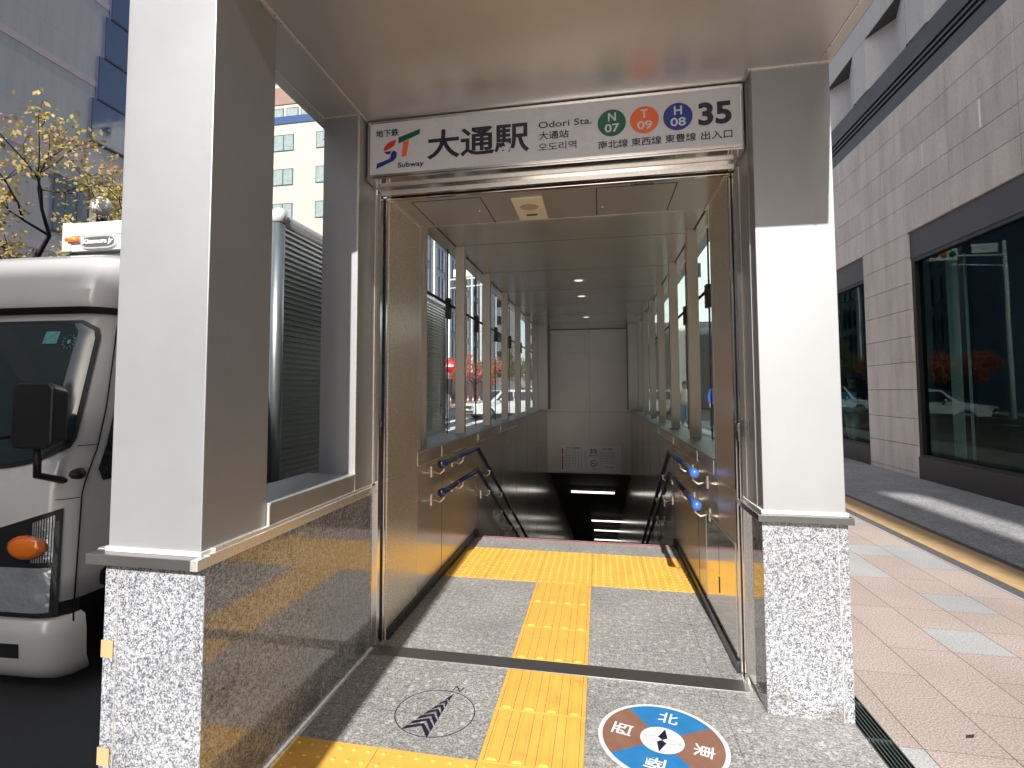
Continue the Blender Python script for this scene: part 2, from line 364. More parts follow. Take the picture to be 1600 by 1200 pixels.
P('base_trim', 'mirror_steel', CX0-.004, CX0+.006, 2.845, 2.879, .008, .838, bevel=.001)
# right front pillar
P('granite_base', 'granite_wall', CX1, 1.04, 2.635, 2.95, -.05, .83, bevel=.003)
MB().box(.997, 1.000, 2.6325, 2.6355, 0, .83).build('stone_joint', 'trim', ent)
P('ledge', 'cap', .672, 1.052, 2.598, 2.95, .83, .86)
P('flashing', 'white', .694, 1.043, 2.628, 2.95, .86, .874)
P('pillar_cladding', 'panel', .705, 1.035, 2.64, 2.95, .874, ZS, bevel=.003)
P('pillar_cladding', 'panel', .700, .74, 2.72, 2.878, .86, ZS-.001)
P('seam_strip', 'trim', .698, .7035, 2.868, 2.878, .86, 2.575, bevel=0)
# canopy
P('canopy', 'soffit', -1.52, 1.045, 1.50, 2.90, ZS, 3.08, bevel=.004)
for (a, b, c, d) in ((-1.245, -1.235, 1.5, 2.724), (-1.456, -1.451, 1.9, 2.65), (.988, .994, 1.5, 2.63)): P('soffit_trim', 'trim', a, b, c, d, ZS-.004, ZS+.002, bevel=0)
P('soffit_trim', 'trim', -1.456, -1.25, 2.642, 2.650, ZS-.004, ZS+.002, bevel=0)
P('soffit_trim', 'trim', .700, 1.04, 2.628, 2.640, ZS-.005, ZS+.002, bevel=0)
P('soffit_trim', 'trim', .690, .702, 2.628, 2.72, ZS-.005, ZS+.002, bevel=0)
P('roof', 'alu_dark', -1.60, 1.10, 2.90, 12.95, 2.90, 3.08)
# header under the sign and shutter slot
P('header', 'mirror_steel', CX0, CX1, 2.726, 2.876, 2.556, 2.566, bevel=.001)
P('header', 'mirror_steel', CX0, CX1, 2.876, 2.922, 2.528, 2.566, bevel=.003)
P('header', 'trim', CX0+.02, CX1-.02, 2.870, 2.876, 2.520, 2.545, bevel=.002)
P('shutter_slot', 'black', CX0, CX1, 2.922, 2.953, 2.56, 2.60, bevel=0)
P('header', 'mirror_steel', CX0+.03, CX1-.03, 2.953, 2.985, 2.524, 2.58, bevel=.003)
# door jambs with shutter guides
for sx, X in ((1, CX0), (-1, CX1)):
    def bx(name, mat, a, b, y0, y1, z0, z1, bev=.002):
        xa, xb = sorted((X+sx*a, X+sx*b)); P(name, mat, xa, xb, y0, y1, z0, z1, bevel=bev)
    bx('door_jamb', 'mirror_steel', -.02, .022, 2.879, 2.918, 0, 2.53, .003)
    bx('shutter_slot', 'black', -.02, .012, 2.918, 2.940, 0, 2.53, 0)
    bx('door_jamb', 'mirror_steel', -.02, .034, 2.940, 2.972, 0, 2.53, .003)
    bx('shutter_latch', 'cap', .022, .030, 2.889, 2.901, 1.15, 1.24, .003)
    bx('shutter_latch', 'mirror_steel', .030, .034, 2.891, 2.899, 1.20, 1.23, .001)
P('shutter_latch', 'cap', .692, .699, 2.805, 2.818, 1.17, 1.26, bevel=.004)
P('shutter_latch', 'mirror_steel', .688, .692, 2.807, 2.816, 1.21, 1.25, bevel=.001)
P('door_threshold', 'floor_steel', CX0, CX1, 2.794, 2.903, -.01, .004, bevel=.001)
# interior walls
WL, WR = -1.2, .665
YE = 12.68
P('pier', 'pier', -1.46, WL, 2.972, 3.50, -.02, 2.535)
P('pier', 'pier', WR, .93, 2.972, 3.40, -.02, 2.535)
def stairline(y): return -(y-5.25)*.5
for X0, X1, s, yy in ((-1.46, WL, 1, 3.50), (WR, .93, -1, 3.40)):
    mb = MB().box(X0, X1, yy, YE+.3, -5.5, .985).box(X0, X1, YE+.3, 32, -16, .6)
    mb.box(X0, X1, 5.25, YE+.3, -6, -5.5)
    mb.build('wall', 'panel_in', ent, .002)
P('window_sill', 'panel', -1.50, WL+.004, 3.50, YE, .985, .995)
P('window_sill', 'panel', WR-.004, .93, 3.40, YE, .985, .995)
for X, s, y0 in ((WL, 1, 2.975), (WR, -1, 2.975)):
    xa, xb = sorted((X, X+s*.003)); P('seam_strip', 'trim', xa, xb, y0, 8.0, .893, .901, bevel=0)
    for y in (3.5, 4.07, 5.34, 6.61): P('seam_strip', 'trim', xa, xb, y-.003, y+.003, .901, .984, bevel=0)
    mb = MB()
    for y in (4.07, 5.34, 6.61, 7.88, 9.15, 10.4): mb.box(min(X, X+s*.0015), max(X, X+s*.0015), y-.002, y+.002, -3, .893)
    mb.build('panel_joint', 'black', ent)
    P('skirting', 'skirt', *sorted((X, X+s*.014)), 2.972, 5.22, .001, .06, bevel=.001)
    mb = MB().box(*sorted((X, X+s*.035)), 5.16, 5.22, .001, .075); mb.build('skirting_end', 'dark_plastic', ent, .004)
    mb = MB().prism([(5.22, .06), (12.9, -3.78), (12.9, -3.9), (5.22, -.07)], lambda a, b: (X, a, b), lambda a, b: (X+s*.014, a, b)); mb.build('skirting', 'skirt', ent)
# service hatch low in right wall
t = .6655
hz = MB().box(WR-.004, WR-.001, 3.0, 3.78, .62, .632).box(WR-.004, WR-.001, 3.77, 3.782, .07, .62).box(WR-.004, WR-.001, 2.99, 3.0, .07, .632)
hz.build('hatch_frame', 'trim', ent)
h = P('service_hatch', 'mirror_steel', WR-.0025, WR+.002, 3.004, 3.766, .075, .615, bevel=.001)
P('hatch_handle', 'black', WR-.006, WR-.002, 3.40, 3.407, .24, .33, bevel=0, par=h)
P('panel_joint', 'black', WR-.0035, WR-.002, 3.40, 3.402, .34, .6, bevel=0, par=h)
# ceilings
ce = P('entry_ceiling', 'soffit', WL, WR, 2.985, 3.52, 2.53, 2.60)
mb = MB()
def rectlines(mb, x0, x1, y0, y1, z, w=.003, skipfar=True):
    mb.box(x0-w, x0+w, y0, y1, z-.0015, z+.001); mb.box(x1-w, x1+w, y0, y1, z-.0015, z+.001); mb.box(x0+w, x1-w, y0-w, y0+w, z-.0015, z+.001)
for a_ in ((-1.09, -.67, 3.04, 3.52), (-.005, .425, 3.03, 3.50)):
    mb = MB(); rectlines(mb, *a_, 2.53); mb.build('hatch_outline', 'black', ce)
for a_ in ((-.725, 3.27, 2.524), (.03, 3.35, 2.524)): MB().disc(a_, .009, .006).build('hatch_lock', 'mirror_steel', ce)
MB().box(.18, .30, 2.995, 3.03, 2.526, 2.5295).build('hatch_catch', 'mirror_steel', ce)
P('ceiling_edge', 'trim', WL, WL+.016, 2.985, 3.52, 2.522, 2.530, bevel=0); P('ceiling_edge', 'trim', WR-.016, WR, 2.985, 3.52, 2.522, 2.530, bevel=0)
P('ceiling_step', 'ceiling', WL, WR, 3.52, 3.56, 2.53, 2.832)
ic = P('stair_ceiling', 'ceiling', -1.37, .83, 3.52, YE, 2.83, 2.90, bevel=0)
mb = MB()
for k in range(7): mb.box(-1.36, .82, 5.11+1.27*k, 5.114+1.27*k, 2.8285, 2.8302)
mb.box(-.24, -.237, 10.0, YE, 2.8285, 2.8302)
for x in (-1.05, -.62): mb.box(x, x+.003, 3.7, 4.2, 2.8285, 2.8302)
mb.build('panel_joint', 'black', ic)
for a, b, c, d in ((-1.50, -1.376, -1.376, -1.370), (.836, .97, .830, .836)):
    P('glazing_head', 'panel_in', a, b, 3.52, YE, 2.812, 2.90, bevel=0); P('glazing_gasket', 'black', c, d, 3.52, YE, 2.824, 2.84, bevel=0)
# end wall
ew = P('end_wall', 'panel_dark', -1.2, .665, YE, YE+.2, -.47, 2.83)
mb = MB().box(-.237, -.233, YE-.0015, YE+.001, .17, 2.83).box(-1.2, .665, YE-.0015, YE+.001, .923, .929).box(-1.2, .665, YE-.0015, YE+.001, 2.815, 2.83)
for a in ((-.74, -.736, 2.28, 2.7), (-.324, -.32, 2.28, 2.7), (-.74, -.32, 2.28, 2.284), (-.74, -.32, 2.696, 2.7)): mb.box(a[0], a[1], YE-.0015, YE+.001, a[2], a[3])
mb.build('panel_joint', 'black', ew)
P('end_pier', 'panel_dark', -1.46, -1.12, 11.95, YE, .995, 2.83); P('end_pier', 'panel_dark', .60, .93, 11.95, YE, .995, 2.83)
# mullions, glazing and its fittings
pm = MB().box(-.045, .045, -.035, .035, 0, 1.835).build('m', 'mullion', None, .003)
for k in range(-1, 6):
    for X, Y0, in ((-1.335, 5.13), (.815, 5.0)):
        if k == -1: Y = 3.93 if X < 0 else 3.76
        else: Y = Y0+1.27*k+.035
        o = pm.copy(); col.objects.link(o); o.name = 'mullion'; o.parent = ent; o.location = Vector((X, Y, .995))-WLOC[ent.name]
bpy.data.objects.remove(pm)
P('window_jamb', 'trim', -1.44, -1.20, 3.50, 3.56, .995, 2.83)
P('window_jamb', 'trim', .665, .90, 3.40, 3.46, .995, 2.83)
for X, mat, ys in ((-1.455, 'glass_clear', 5.11), (.925, 'glass_green', 4.89)):
    y0 = 3.5
    for k in range(7):
        y1 = min(ys+1.17*k*1.06, YE)
        if k == 6: y1 = YE
        P('glass_pane', mat, X-.005, X+.005, y0+.004, y1-.004, .995, 2.80, bevel=0)
        if k < 6:
            P('glass_joint', 'black', X-.007, X+.007, y1-.004, y1+.004, .995, 2.80, bevel=0)
            xi = X+(.03 if X < 0 else -.03)
            mb = MB().box(min(X-.01, xi), max(X+.01, xi), y1-.045, y1+.045, 2.11, 2.31); mb.build('glass_clamp', 'brown_fit', ent, .004)
        y0 = y1
    xr = X+(.04 if X < 0 else -.04)
    MB().tube([(xr, 3.5, 2.235), (xr, YE, 2.235)], .013, 8).build('tie_rod', 'brown_fit', ent)
# stairs and tunnel
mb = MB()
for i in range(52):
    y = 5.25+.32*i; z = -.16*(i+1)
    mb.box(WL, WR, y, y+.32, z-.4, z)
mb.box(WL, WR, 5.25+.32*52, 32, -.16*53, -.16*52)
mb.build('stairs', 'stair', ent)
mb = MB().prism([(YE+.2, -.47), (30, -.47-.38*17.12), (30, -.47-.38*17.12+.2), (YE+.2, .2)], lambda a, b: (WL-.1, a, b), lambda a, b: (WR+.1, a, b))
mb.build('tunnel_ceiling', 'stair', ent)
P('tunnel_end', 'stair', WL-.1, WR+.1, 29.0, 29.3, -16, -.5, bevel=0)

# the setting inside the entrance
fl = MB().box(-1.24, 1.035, -3.0, 2.794, -.02, 0).box(-1.24, .70, 2.903, 5.25, -.02, 0).box(-1.24, .697, 2.794, 2.903, -.02, -.006)
struct('entrance_floor', fl, 'granite_floor')

# sign --------------------------------------------------------------
sg = empty('station_sign', (-.27, 2.725, 2.72), 'long white station name sign with large black characters above the entrance opening', 'sign')
YS = 2.725
BX('sign_case', 'mirror_steel', sg, CX0+.003, CX1-.003, YS+.004, 2.80, 2.569, ZS-.006, bevel=.002)
BX('face_panel', 'sign_white', sg, CX0+.02, CX1-.02, YS+.001, YS+.006, 2.583, ZS-.022, bevel=.001)
mb = MB()
sf = lambda a, b: (a, YS-.0008, b)
for txt, r, bd in (('地下鉄', (-1.186, 2.787, -1.054, 2.829), .018), ('大通駅', (-.893, 2.636, -.341, 2.797), .022), ('Subway', (-1.058, 2.601, -.91, 2.638), .02),
    ('Odori Sta.', (-.293, 2.751, -.023, 2.785), .008), ('大通站', (-.292, 2.690, -.139, 2.732), .012), ('오도리역', (-.294, 2.630, -.101, 2.672), .004),
    ('35', (.486, 2.687, .638, 2.801), .034), ('南北線', (.007, 2.613, .153, 2.656), .012), ('東西線', (.168, 2.614, .312, 2.656), .012), ('東豊線', (.329, 2.615, .474, 2.657), .012), ('出入口', (.497, 2.615, .639, 2.657), .012)):
    text_in(mb, txt, r, sf, bd)
mb.build('lettering', 'ink', sg)
for cx_, mt, l1, l2, r1, r2_ in ((.075, 'green', 'N', '07', (.057, 2.753, .096, 2.796), (.04, 2.696, .112, 2.739)), (.233, 'orange', 'T', '09', (.215, 2.753, .250, 2.797), (.198, 2.696, .270, 2.739)),
    (.391, 'blue', 'H', '08', (.373, 2.753, .411, 2.797), (.356, 2.696, .428, 2.739))):
    ci = MB(); ci.add([(cx_+.069*math.cos(2*math.pi*k/40), YS-.0006, 2.744+.069*math.sin(2*math.pi*k/40)) for k in range(40)], [tuple(range(40))])
    c_ = ci.build('line_symbol', mt, sg)
    t_ = MB(); sf2 = lambda a, b: (a, YS-.0016, b)
    text_in(t_, l1, r1, sf2, .02); text_in(t_, l2, r2_, sf2, .02); t_.build('lettering', 'sign_white', c_)
for mt, pts in (('green', [(-1.056, 2.777), (-.931, 2.814), (-.936, 2.785), (-1.054, 2.743)]), ('orange', [(-1.028, 2.751), (-.994, 2.758), (-1.009, 2.673), (-1.037, 2.666)]),
    ('red', [(-1.067, 2.768), (-1.079, 2.734), (-1.098, 2.722), (-1.135, 2.707), (-1.141, 2.719), (-1.127, 2.742), (-1.105, 2.758)]),
    ('blue', [(-1.139, 2.703), (-1.092, 2.706), (-1.103, 2.690), (-1.122, 2.689)]), ('blue', [(-1.086, 2.706), (-1.072, 2.704), (-1.064, 2.690), (-1.066, 2.668), (-1.082, 2.650), (-1.182, 2.613), (-1.178, 2.641), (-1.112, 2.661), (-1.101, 2.671), (-1.098, 2.690)])):
    mb = MB(); poly_on(mb, pts[::-1], sf); mb.build('logo', mt, sg)

# orange tape on the left pillar
for z0, z1, n_ in ((.53, .585, 'upper'), (.19, .245, 'lower')):
    o = MB().box(-1.618, -1.572, 1.5475, 1.5487, z0, z1).box(-1.6175, -1.6162, 1.549, 1.60, z0, z1).build('tape_piece', 'tape', None)
    tag(o, 'piece of light brown tape wrapped round the left pillar edge, the %s of two' % n_, 'tape', 'tape pieces on the left granite pillar')

# speaker plate in the entry ceiling
sp = empty('ceiling_speaker', (-.41, 3.29, 2.53), 'cream square plate with round grille set in the ceiling behind the sign', 'speaker')
M['plate'] = plain('cream plate', (.80, .72, .56), .4)
BX('plate', 'plate', sp, -.50, -.315, 3.09, 3.49, 2.522, 2.531, bevel=.003)
mb = MB()
for i in range(-5, 6):
    for j in range(-5, 6):
        if i*i+j*j < 27: mb.disc((-.41+i*.0105, 3.24+j*.0105, 2.5205), .0035, .002, seg=6)
mb.build('grille', 'grout', sp)
BX('sensor_window', 'dark_plastic', sp, -.445, -.375, 3.375, 3.405, 2.5205, 2.523, bevel=.001)
text_m = MB(); text_in(text_m, '……', (-.43, 3.386, -.40, 3.392), lambda a, b: (a, b, 2.5199), 0)
# downlights
for y, x, w in ((6.98, -.25, 'nearest'), (8.16, -.25, 'middle'), (10.51, -.24, 'farthest')):
    d = empty('ceiling_downlight', (x, y, 2.82), 'small round downlight in the dark stair ceiling, the %s of three' % w, 'downlight', 'round downlights along the stair ceiling')
    mb = MB().disc((x, y, 2.816), .085, .012, r2=.075); mb.build('rim', 'white', d); MB().disc((x, y, 2.812), .055, .006).build('lens', 'lamp_dim', d)

# handrails
def rail(X, wall, ztop, y0, lab):
    s = 1 if wall < X else -1
    rr = empty('handrail', (X, y0, ztop), lab, 'handrail', 'blue handrails on both walls of the stairs')
    yb = 4.93; end = 16.0
    MB().tube([(X, y0+.10, ztop), (X, yb, ztop), (X, yb+.06, ztop-.03), (X, end, ztop-.5*(end-yb-.02))], .019, 10).build('grip', 'rail', rr)
    MB().tube([(X, y0-.012, ztop-.006), (X, y0, ztop), (X, y0+.1, ztop+.001), (X, y0+.45, ztop)], [.022, .031, .024, .0205], 12).build('end_grip', 'rail_end' if X > 0 else 'rail', rr)
    for y in (y0+.06, y0+.62, yb+.55, yb+1.25, yb+1.95, yb+2.65, yb+3.35, yb+4.05, yb+4.75, yb+5.45, yb+6.2):
        z = ztop if y < yb else ztop-.5*(y-yb-.02)
        mb = MB().tube([(X, y, z-.018), (X, y, z-.05), (X-s*.03, y+.0, z-.075), (wall+s*.006, y, z-.06)], .006, 6)
        mb.disc((wall, y, z-.06), .0, .0, 'x') if False else mb.box(*sorted((wall, wall+s*.006)), y-.02, y+.02, z-.10, z-.02)
        mb.box(X-.012, X+.012, y-.03, y+.03, z-.022, z-.014)
        mb.build('bracket', 'trim', rr)
rail(-1.11, WL, .88, 3.76, 'upper handrail on the left wall with dark blue grip')
rail(-1.11, WL, .68, 3.76, 'lower handrail on the left wall with dark blue grip')
rail(.58, WR, .88, 3.66, 'upper handrail on the right wall with bright blue end')
rail(.58, WR, .69, 3.60, 'lower handrail on the right wall with bright blue end')

# notice board on end wall
nb = empty('notice_board', (-.22, YE-.01, -.13), 'pale rectangular notice board with small print at the foot of the far end wall', 'notice board')
BX('board', 'sign_white', nb, -.90, .46, YE-.02, YE-.003, -.44, .17, bevel=.012)
yn = YE-.0212; nf = lambda a, b: (a, yn, b)
mb = MB(); text_in(mb, '35', (-.24, -.01, -.08, .09), nf, .02); text_in(mb, '出入口', (-.25, -.065, -.06, -.03), nf, .03)
text_in(mb, '禁止事項', (.06, .075, .28, .11), nf, .03); text_in(mb, '地下鉄ご利用案内', (-.76, .09, -.47, .12), nf, .03)
for i, z in enumerate((.03, 0, -.04, -.07, -.11, -.14, -.18, -.22)): text_in(mb, ('駅構内での次の行為は禁止', 'されていますのでご協力く', 'ださい出入口付近での喫煙', '物品の販売及び演説集会等', '歩行者の通行の妨げとなる', '行為はご遠慮くださいなお', '違反した場合は退去して', 'いただくことがあります')[i], (-.01, z-.018, .34-.02*(i % 3), z+.002), nf, .0)
text_in(mb, '札幌市交通局', (.10, -.325, .27, -.30), nf, .01); text_in(mb, '禁煙', (-.19, -.37, -.12, -.345), nf, .0)
for r_ in range(7): text_in(mb, '平日　土曜　日祝', (-.81, .045-.06*r_, -.60, .065-.06*r_), nf, 0)
for x in (-.57, -.50, -.43, -.34): mb.box(x, x+.004, yn-.0005, yn+.001, -.37, .075)
mb.box(-.87, -.845, yn-.001, yn+.001, -.02, .09); mb.box(-.87, -.845, yn-.001, yn+.001, -.38, -.10)
mb.build('lettering', 'ink', nb)
mb = MB().box(-.87, -.845, yn-.001, yn+.001, -.10, -.02); text_in(mb, '東西線　', (-.81, -.075, -.66, -.05), lambda a, b: (a, yn-.001, b)); mb.build('red_mark', 'red', nb)
mb = MB(); ring = [( -.155+.075*math.cos(t_*math.pi/16), -.235+.075*math.sin(t_*math.pi/16)) for t_ in range(32)]
for i in range(32):
    a, b = ring[i], ring[(i+1) % 32]; ai, bi = (-.155+(a[0]+.155)*.8, -.235+(a[1]+.235)*.8), (-.155+(b[0]+.155)*.8, -.235+(b[1]+.235)*.8)
    mb.add([nf(*a), nf(*b), nf(*bi), nf(*ai)], [(0, 3, 2, 1)])
mb.add([nf(-.215, -.19), nf(-.205, -.18), nf(-.095, -.29), nf(-.105, -.295)], [(0, 1, 2, 3)]); mb.box(-.19, -.13, yn-.0005, yn, -.24, -.225)
mb.build('no_smoking_symbol', 'ink', nb)
# tunnel lamps on the sloping ceiling
for i, (x, y) in enumerate(((-.21, 14.49), (.22, 19.28), (.20, 21.68), (.22, 24.69))):
    z = -.47-.38*(y-12.7)-.03; w = (.55, .55, .48, .53)[i]
    d = empty('ceiling_lamp', (x, y, z), '%s lit tube lamp crossing the dark ceiling far down the stairs' % ('highest', 'second highest', 'third highest', 'lowest')[i], 'lamp', 'lit tube lamps under the sloping stair ceiling')
    MB().tube([(x-w, y, z-.03), (x+w, y, z-.03)], .03, 8).build('tube', 'lamp', d); BX('housing', 'white', d, x-w-.03, x+w+.03, y-.05, y+.05, z, z+.04)

# tactile paving ------------------------------------------------------
TW = .395; A0 = -.471
def dots_tile(mb, x0, x1, y0, y1, nx, ny):
    mb.box(x0+.0015, x1-.0015, y0+.0015, y1-.0015, 0, .004, 0)
    for i in range(nx):
        for j in range(ny):
            cx = x0+(x1-x0)*(i+.5)/nx; cy = y0+(y1-y0)*(j+.5)/ny; s8 = 8; r_ = .0095
            vs = [(cx+r_*math.cos(2*math.pi*k/s8), cy+r_*math.sin(2*math.pi*k/s8), .0039) for k in range(s8)]+[(cx+r_*.62*math.cos(2*math.pi*k/s8), cy+r_*.62*math.sin(2*math.pi*k/s8), .0085) for k in range(s8)]
            mb.add(vs, [(k, (k+1) % s8, s8+(k+1) % s8, s8+k) for k in range(s8)]+[tuple(range(s8, 2*s8))], 0, False)
def bars_tile(mb, x0, x1, y0, y1):
    mb.box(x0+.0015, x1-.0015, y0+.0015, y1-.0015, 0, .004, 0)
    for i in range(4):
        cx = x0+(x1-x0)*(i+.5)/4; w = .021
        for g_ in (-.030, .030): mb.box(cx+g_-.0012, cx+g_+.0012, y0+.006, y1-.006, .002, .0044, 1)
        a, b = y0+.012, y1-.012
        mb.add([(cx-w,a,.0039),(cx+w,a,.0039),(cx+w,b,.0039),(cx-w,b,.0039),(cx-w*.62,a+.006,.0085),(cx+w*.62,a+.006,.0085),(cx+w*.62,b-.006,.0085),(cx-w*.62,b-.006,.0085)],
            [(4,5,6,7),(0,1,5,4),(1,2,6,5),(2,3,7,6),(3,0,4,7)])
tr = empty('tactile_warning_row', (-.27, 4.46, 0), 'yellow row of dotted tactile tiles across the floor at the top of the stairs', 'tactile paving')
xs = [WL+.02, A0-TW, A0, A0+TW, A0+2*TW, WR-.02]
for i in range(5):
    mb = MB(); dots_tile(mb, xs[i], xs[i+1], 4.066, 4.853, 7 if 0 < i < 4 else 6, 13); mb.build('tile', 'yellow', tr)
BX('bedding', 'grout', tr, xs[0], xs[-1], 4.066, 4.853, 0, .002, bevel=0)
ts = empty('tactile_guide_strip', (-.27, 3.1, 0), 'yellow ribbed tactile strip leading across the steel threshold to the stairs', 'tactile paving')
for y0, y1 in ((3.68, 4.066), (3.297, 3.68), (2.907, 3.297), (2.44, 2.790), (2.09, 2.44)):
    mb = MB(); bars_tile(mb, A0, A0+TW, y0, y1); mb.build('tile', ['yellow', 'grout'], ts)
BX('bedding', 'grout', ts, A0, A0+TW, 2.09, 2.79, 0, .002, bevel=0); BX('bedding', 'grout', ts, A0, A0+TW, 2.907, 4.064, 0, .002, bevel=0)
tn = empty('tactile_warning_row', (-.7, 1.9, 0), 'yellow dotted tactile tiles in the front corner beside the left granite wall', 'tactile paving')
for x0, x1 in ((-1.22, -.868), (-.868, A0), (A0, A0+TW)):
    for y0, y1 in ((1.695, 2.09), (1.30, 1.695)):
        mb = MB(); dots_tile(mb, x0, x1, y0, y1, 6, 6); mb.build('tile', 'yellow', tn)
BX('bedding', 'grout', tn, -1.22, A0+TW, 1.30, 2.09, 0, .002, bevel=0)
o = MB().box(WL+.03, WR-.03, 5.207, 5.218, 0, .003).build('edge_strip', 'red_line', None); tag(o, 'thin red strip along the edge of the top stair', 'edge strip')

# direction stickers on the floor -------------------------------------
NA = R(75)
def circ(mb, cx, cy, r0, r1, z, a0=0, a1=2*math.pi, seg=64, mi=0):
    for k in range(seg):
        t0 = a0+(a1-a0)*k/seg; t1 = a0+(a1-a0)*(k+1)/seg
        mb.add([(cx+r0*math.cos(t0), cy+r0*math.sin(t0), z), (cx+r1*math.cos(t0), cy+r1*math.sin(t0), z), (cx+r1*math.cos(t1), cy+r1*math.sin(t1), z), (cx+r0*math.cos(t1), cy+r0*math.sin(t1), z)], [(0, 1, 2, 3)], mi)
ns = empty('north_arrow_marking', (-.72, 2.36, 0), 'black outline circle with chevron arrow and letter N on the grey floor', 'floor marking')
cx, cy = -.723, 2.362
mb = MB(); circ(mb, cx, cy, .171, .1755, .0015)
d = Vector((math.cos(NA), math.sin(NA))); e = Vector((d.y, -d.x))
def q(a, b): v = Vector((cx, cy))+d*a+e*b; return (v.x, v.y, .0015)
L0, L1 = -.155, .165
hw = lambda a: .064*(L1-a)/(L1-L0)
for i in range(7):
    a0 = L0+.043*i+.0; th = .030; 
    if i < 6:
        w0 = hw(a0); w1 = hw(a0+th)
        k_ = .55
        mb.add([q(a0-.012, -w0), q(a0+k_*w0+.012, 0), q(a0+k_*w1+th+.006, 0), q(a0+th-.008, -w1)], [(0, 1, 2, 3)]); mb.add([q(a0-.012, w0), q(a0+th-.008, w1), q(a0+k_*w1+th+.006, 0), q(a0+k_*w0+.012, 0)], [(0, 1, 2, 3)])
    else: mb.add([q(a0-.006, -hw(a0)*1.0), q(a0+.008, 0), q(a0-.006, hw(a0)), q(L1, 0)], [(0, 1, 2, 3)])
mb.build('arrow', 'ink', ns)
mb = MB()
text_in(mb, 'N', (-.02, .186, .02, .226), lambda a, b: (Vector((cx, cy))+d*b+e*a).to_tuple()+(.0015,) if False else tuple((Vector((cx, cy))+d*b+e*a))+(.0015,), 0)
mb.build('lettering', 'ink', ns)
cs = empty('compass_marking', (.23, 2.36, 0), 'round blue and brown compass floor sticker with white rim and four direction characters', 'floor marking')
cx, cy = .228, 2.357
mb = MB(); circ(mb, cx, cy, .0, .252, .0012); mb.build('rim', 'white', cs)
M['cs_blue'] = plain('sticker blue', (.025, .19, .44), .5, vary=.12, vscale=14); M['cs_brown'] = plain('sticker brown', (.25, .125, .085), .5, vary=.12, vscale=14)
for k in range(4):
    mb = MB(); ac = NA-k*math.pi/2; circ(mb, cx, cy, .085, .235, .0026, ac-math.pi/4, ac+math.pi/4, 24)
    sct = mb.build('sector', 'cs_blue' if k % 2 == 0 else 'cs_brown', cs)
    dd = Vector((math.cos(ac), math.sin(ac))); ee = Vector((dd.y, -dd.x)); tm = MB()
    text_in(tm, '北東南西'[k], (-.04, .120, .04, .198), lambda a, b: tuple(Vector((cx, cy))+dd*b+ee*a)+(.0038,), .012); tm.build('lettering', 'white', sct)
mb = MB()
for k in range(4):
    ac = NA-k*math.pi/2; dd = Vector((math.cos(ac), math.sin(ac))); ee = Vector((dd.y, -dd.x))
    def q(a, b): v = Vector((cx, cy))+dd*a+ee*b; return (v.x, v.y, .0026)
    if k % 2 == 0: mb.add([q(.078, 0), q(.018, .018), q(.0, 0), q(.018, -.018)], [(0, 1, 2, 3)])
    else:
        for s_ in (1, -1): mb.add([q(.078, 0), q(.018, s_*.019), q(.018, s_*.0165), q(.072, 0)], [(0, 1, 2, 3)])
        mb.add([q(.018, .018), q(0, 0), q(.002, .003), q(.020, .0165)], [(0, 1, 2, 3)])
mb.build('needle', 'ink', cs)
mb = MB(); circ(mb, cx, cy, .083, .085, .0026); mb.build('ring', 'white', cs)


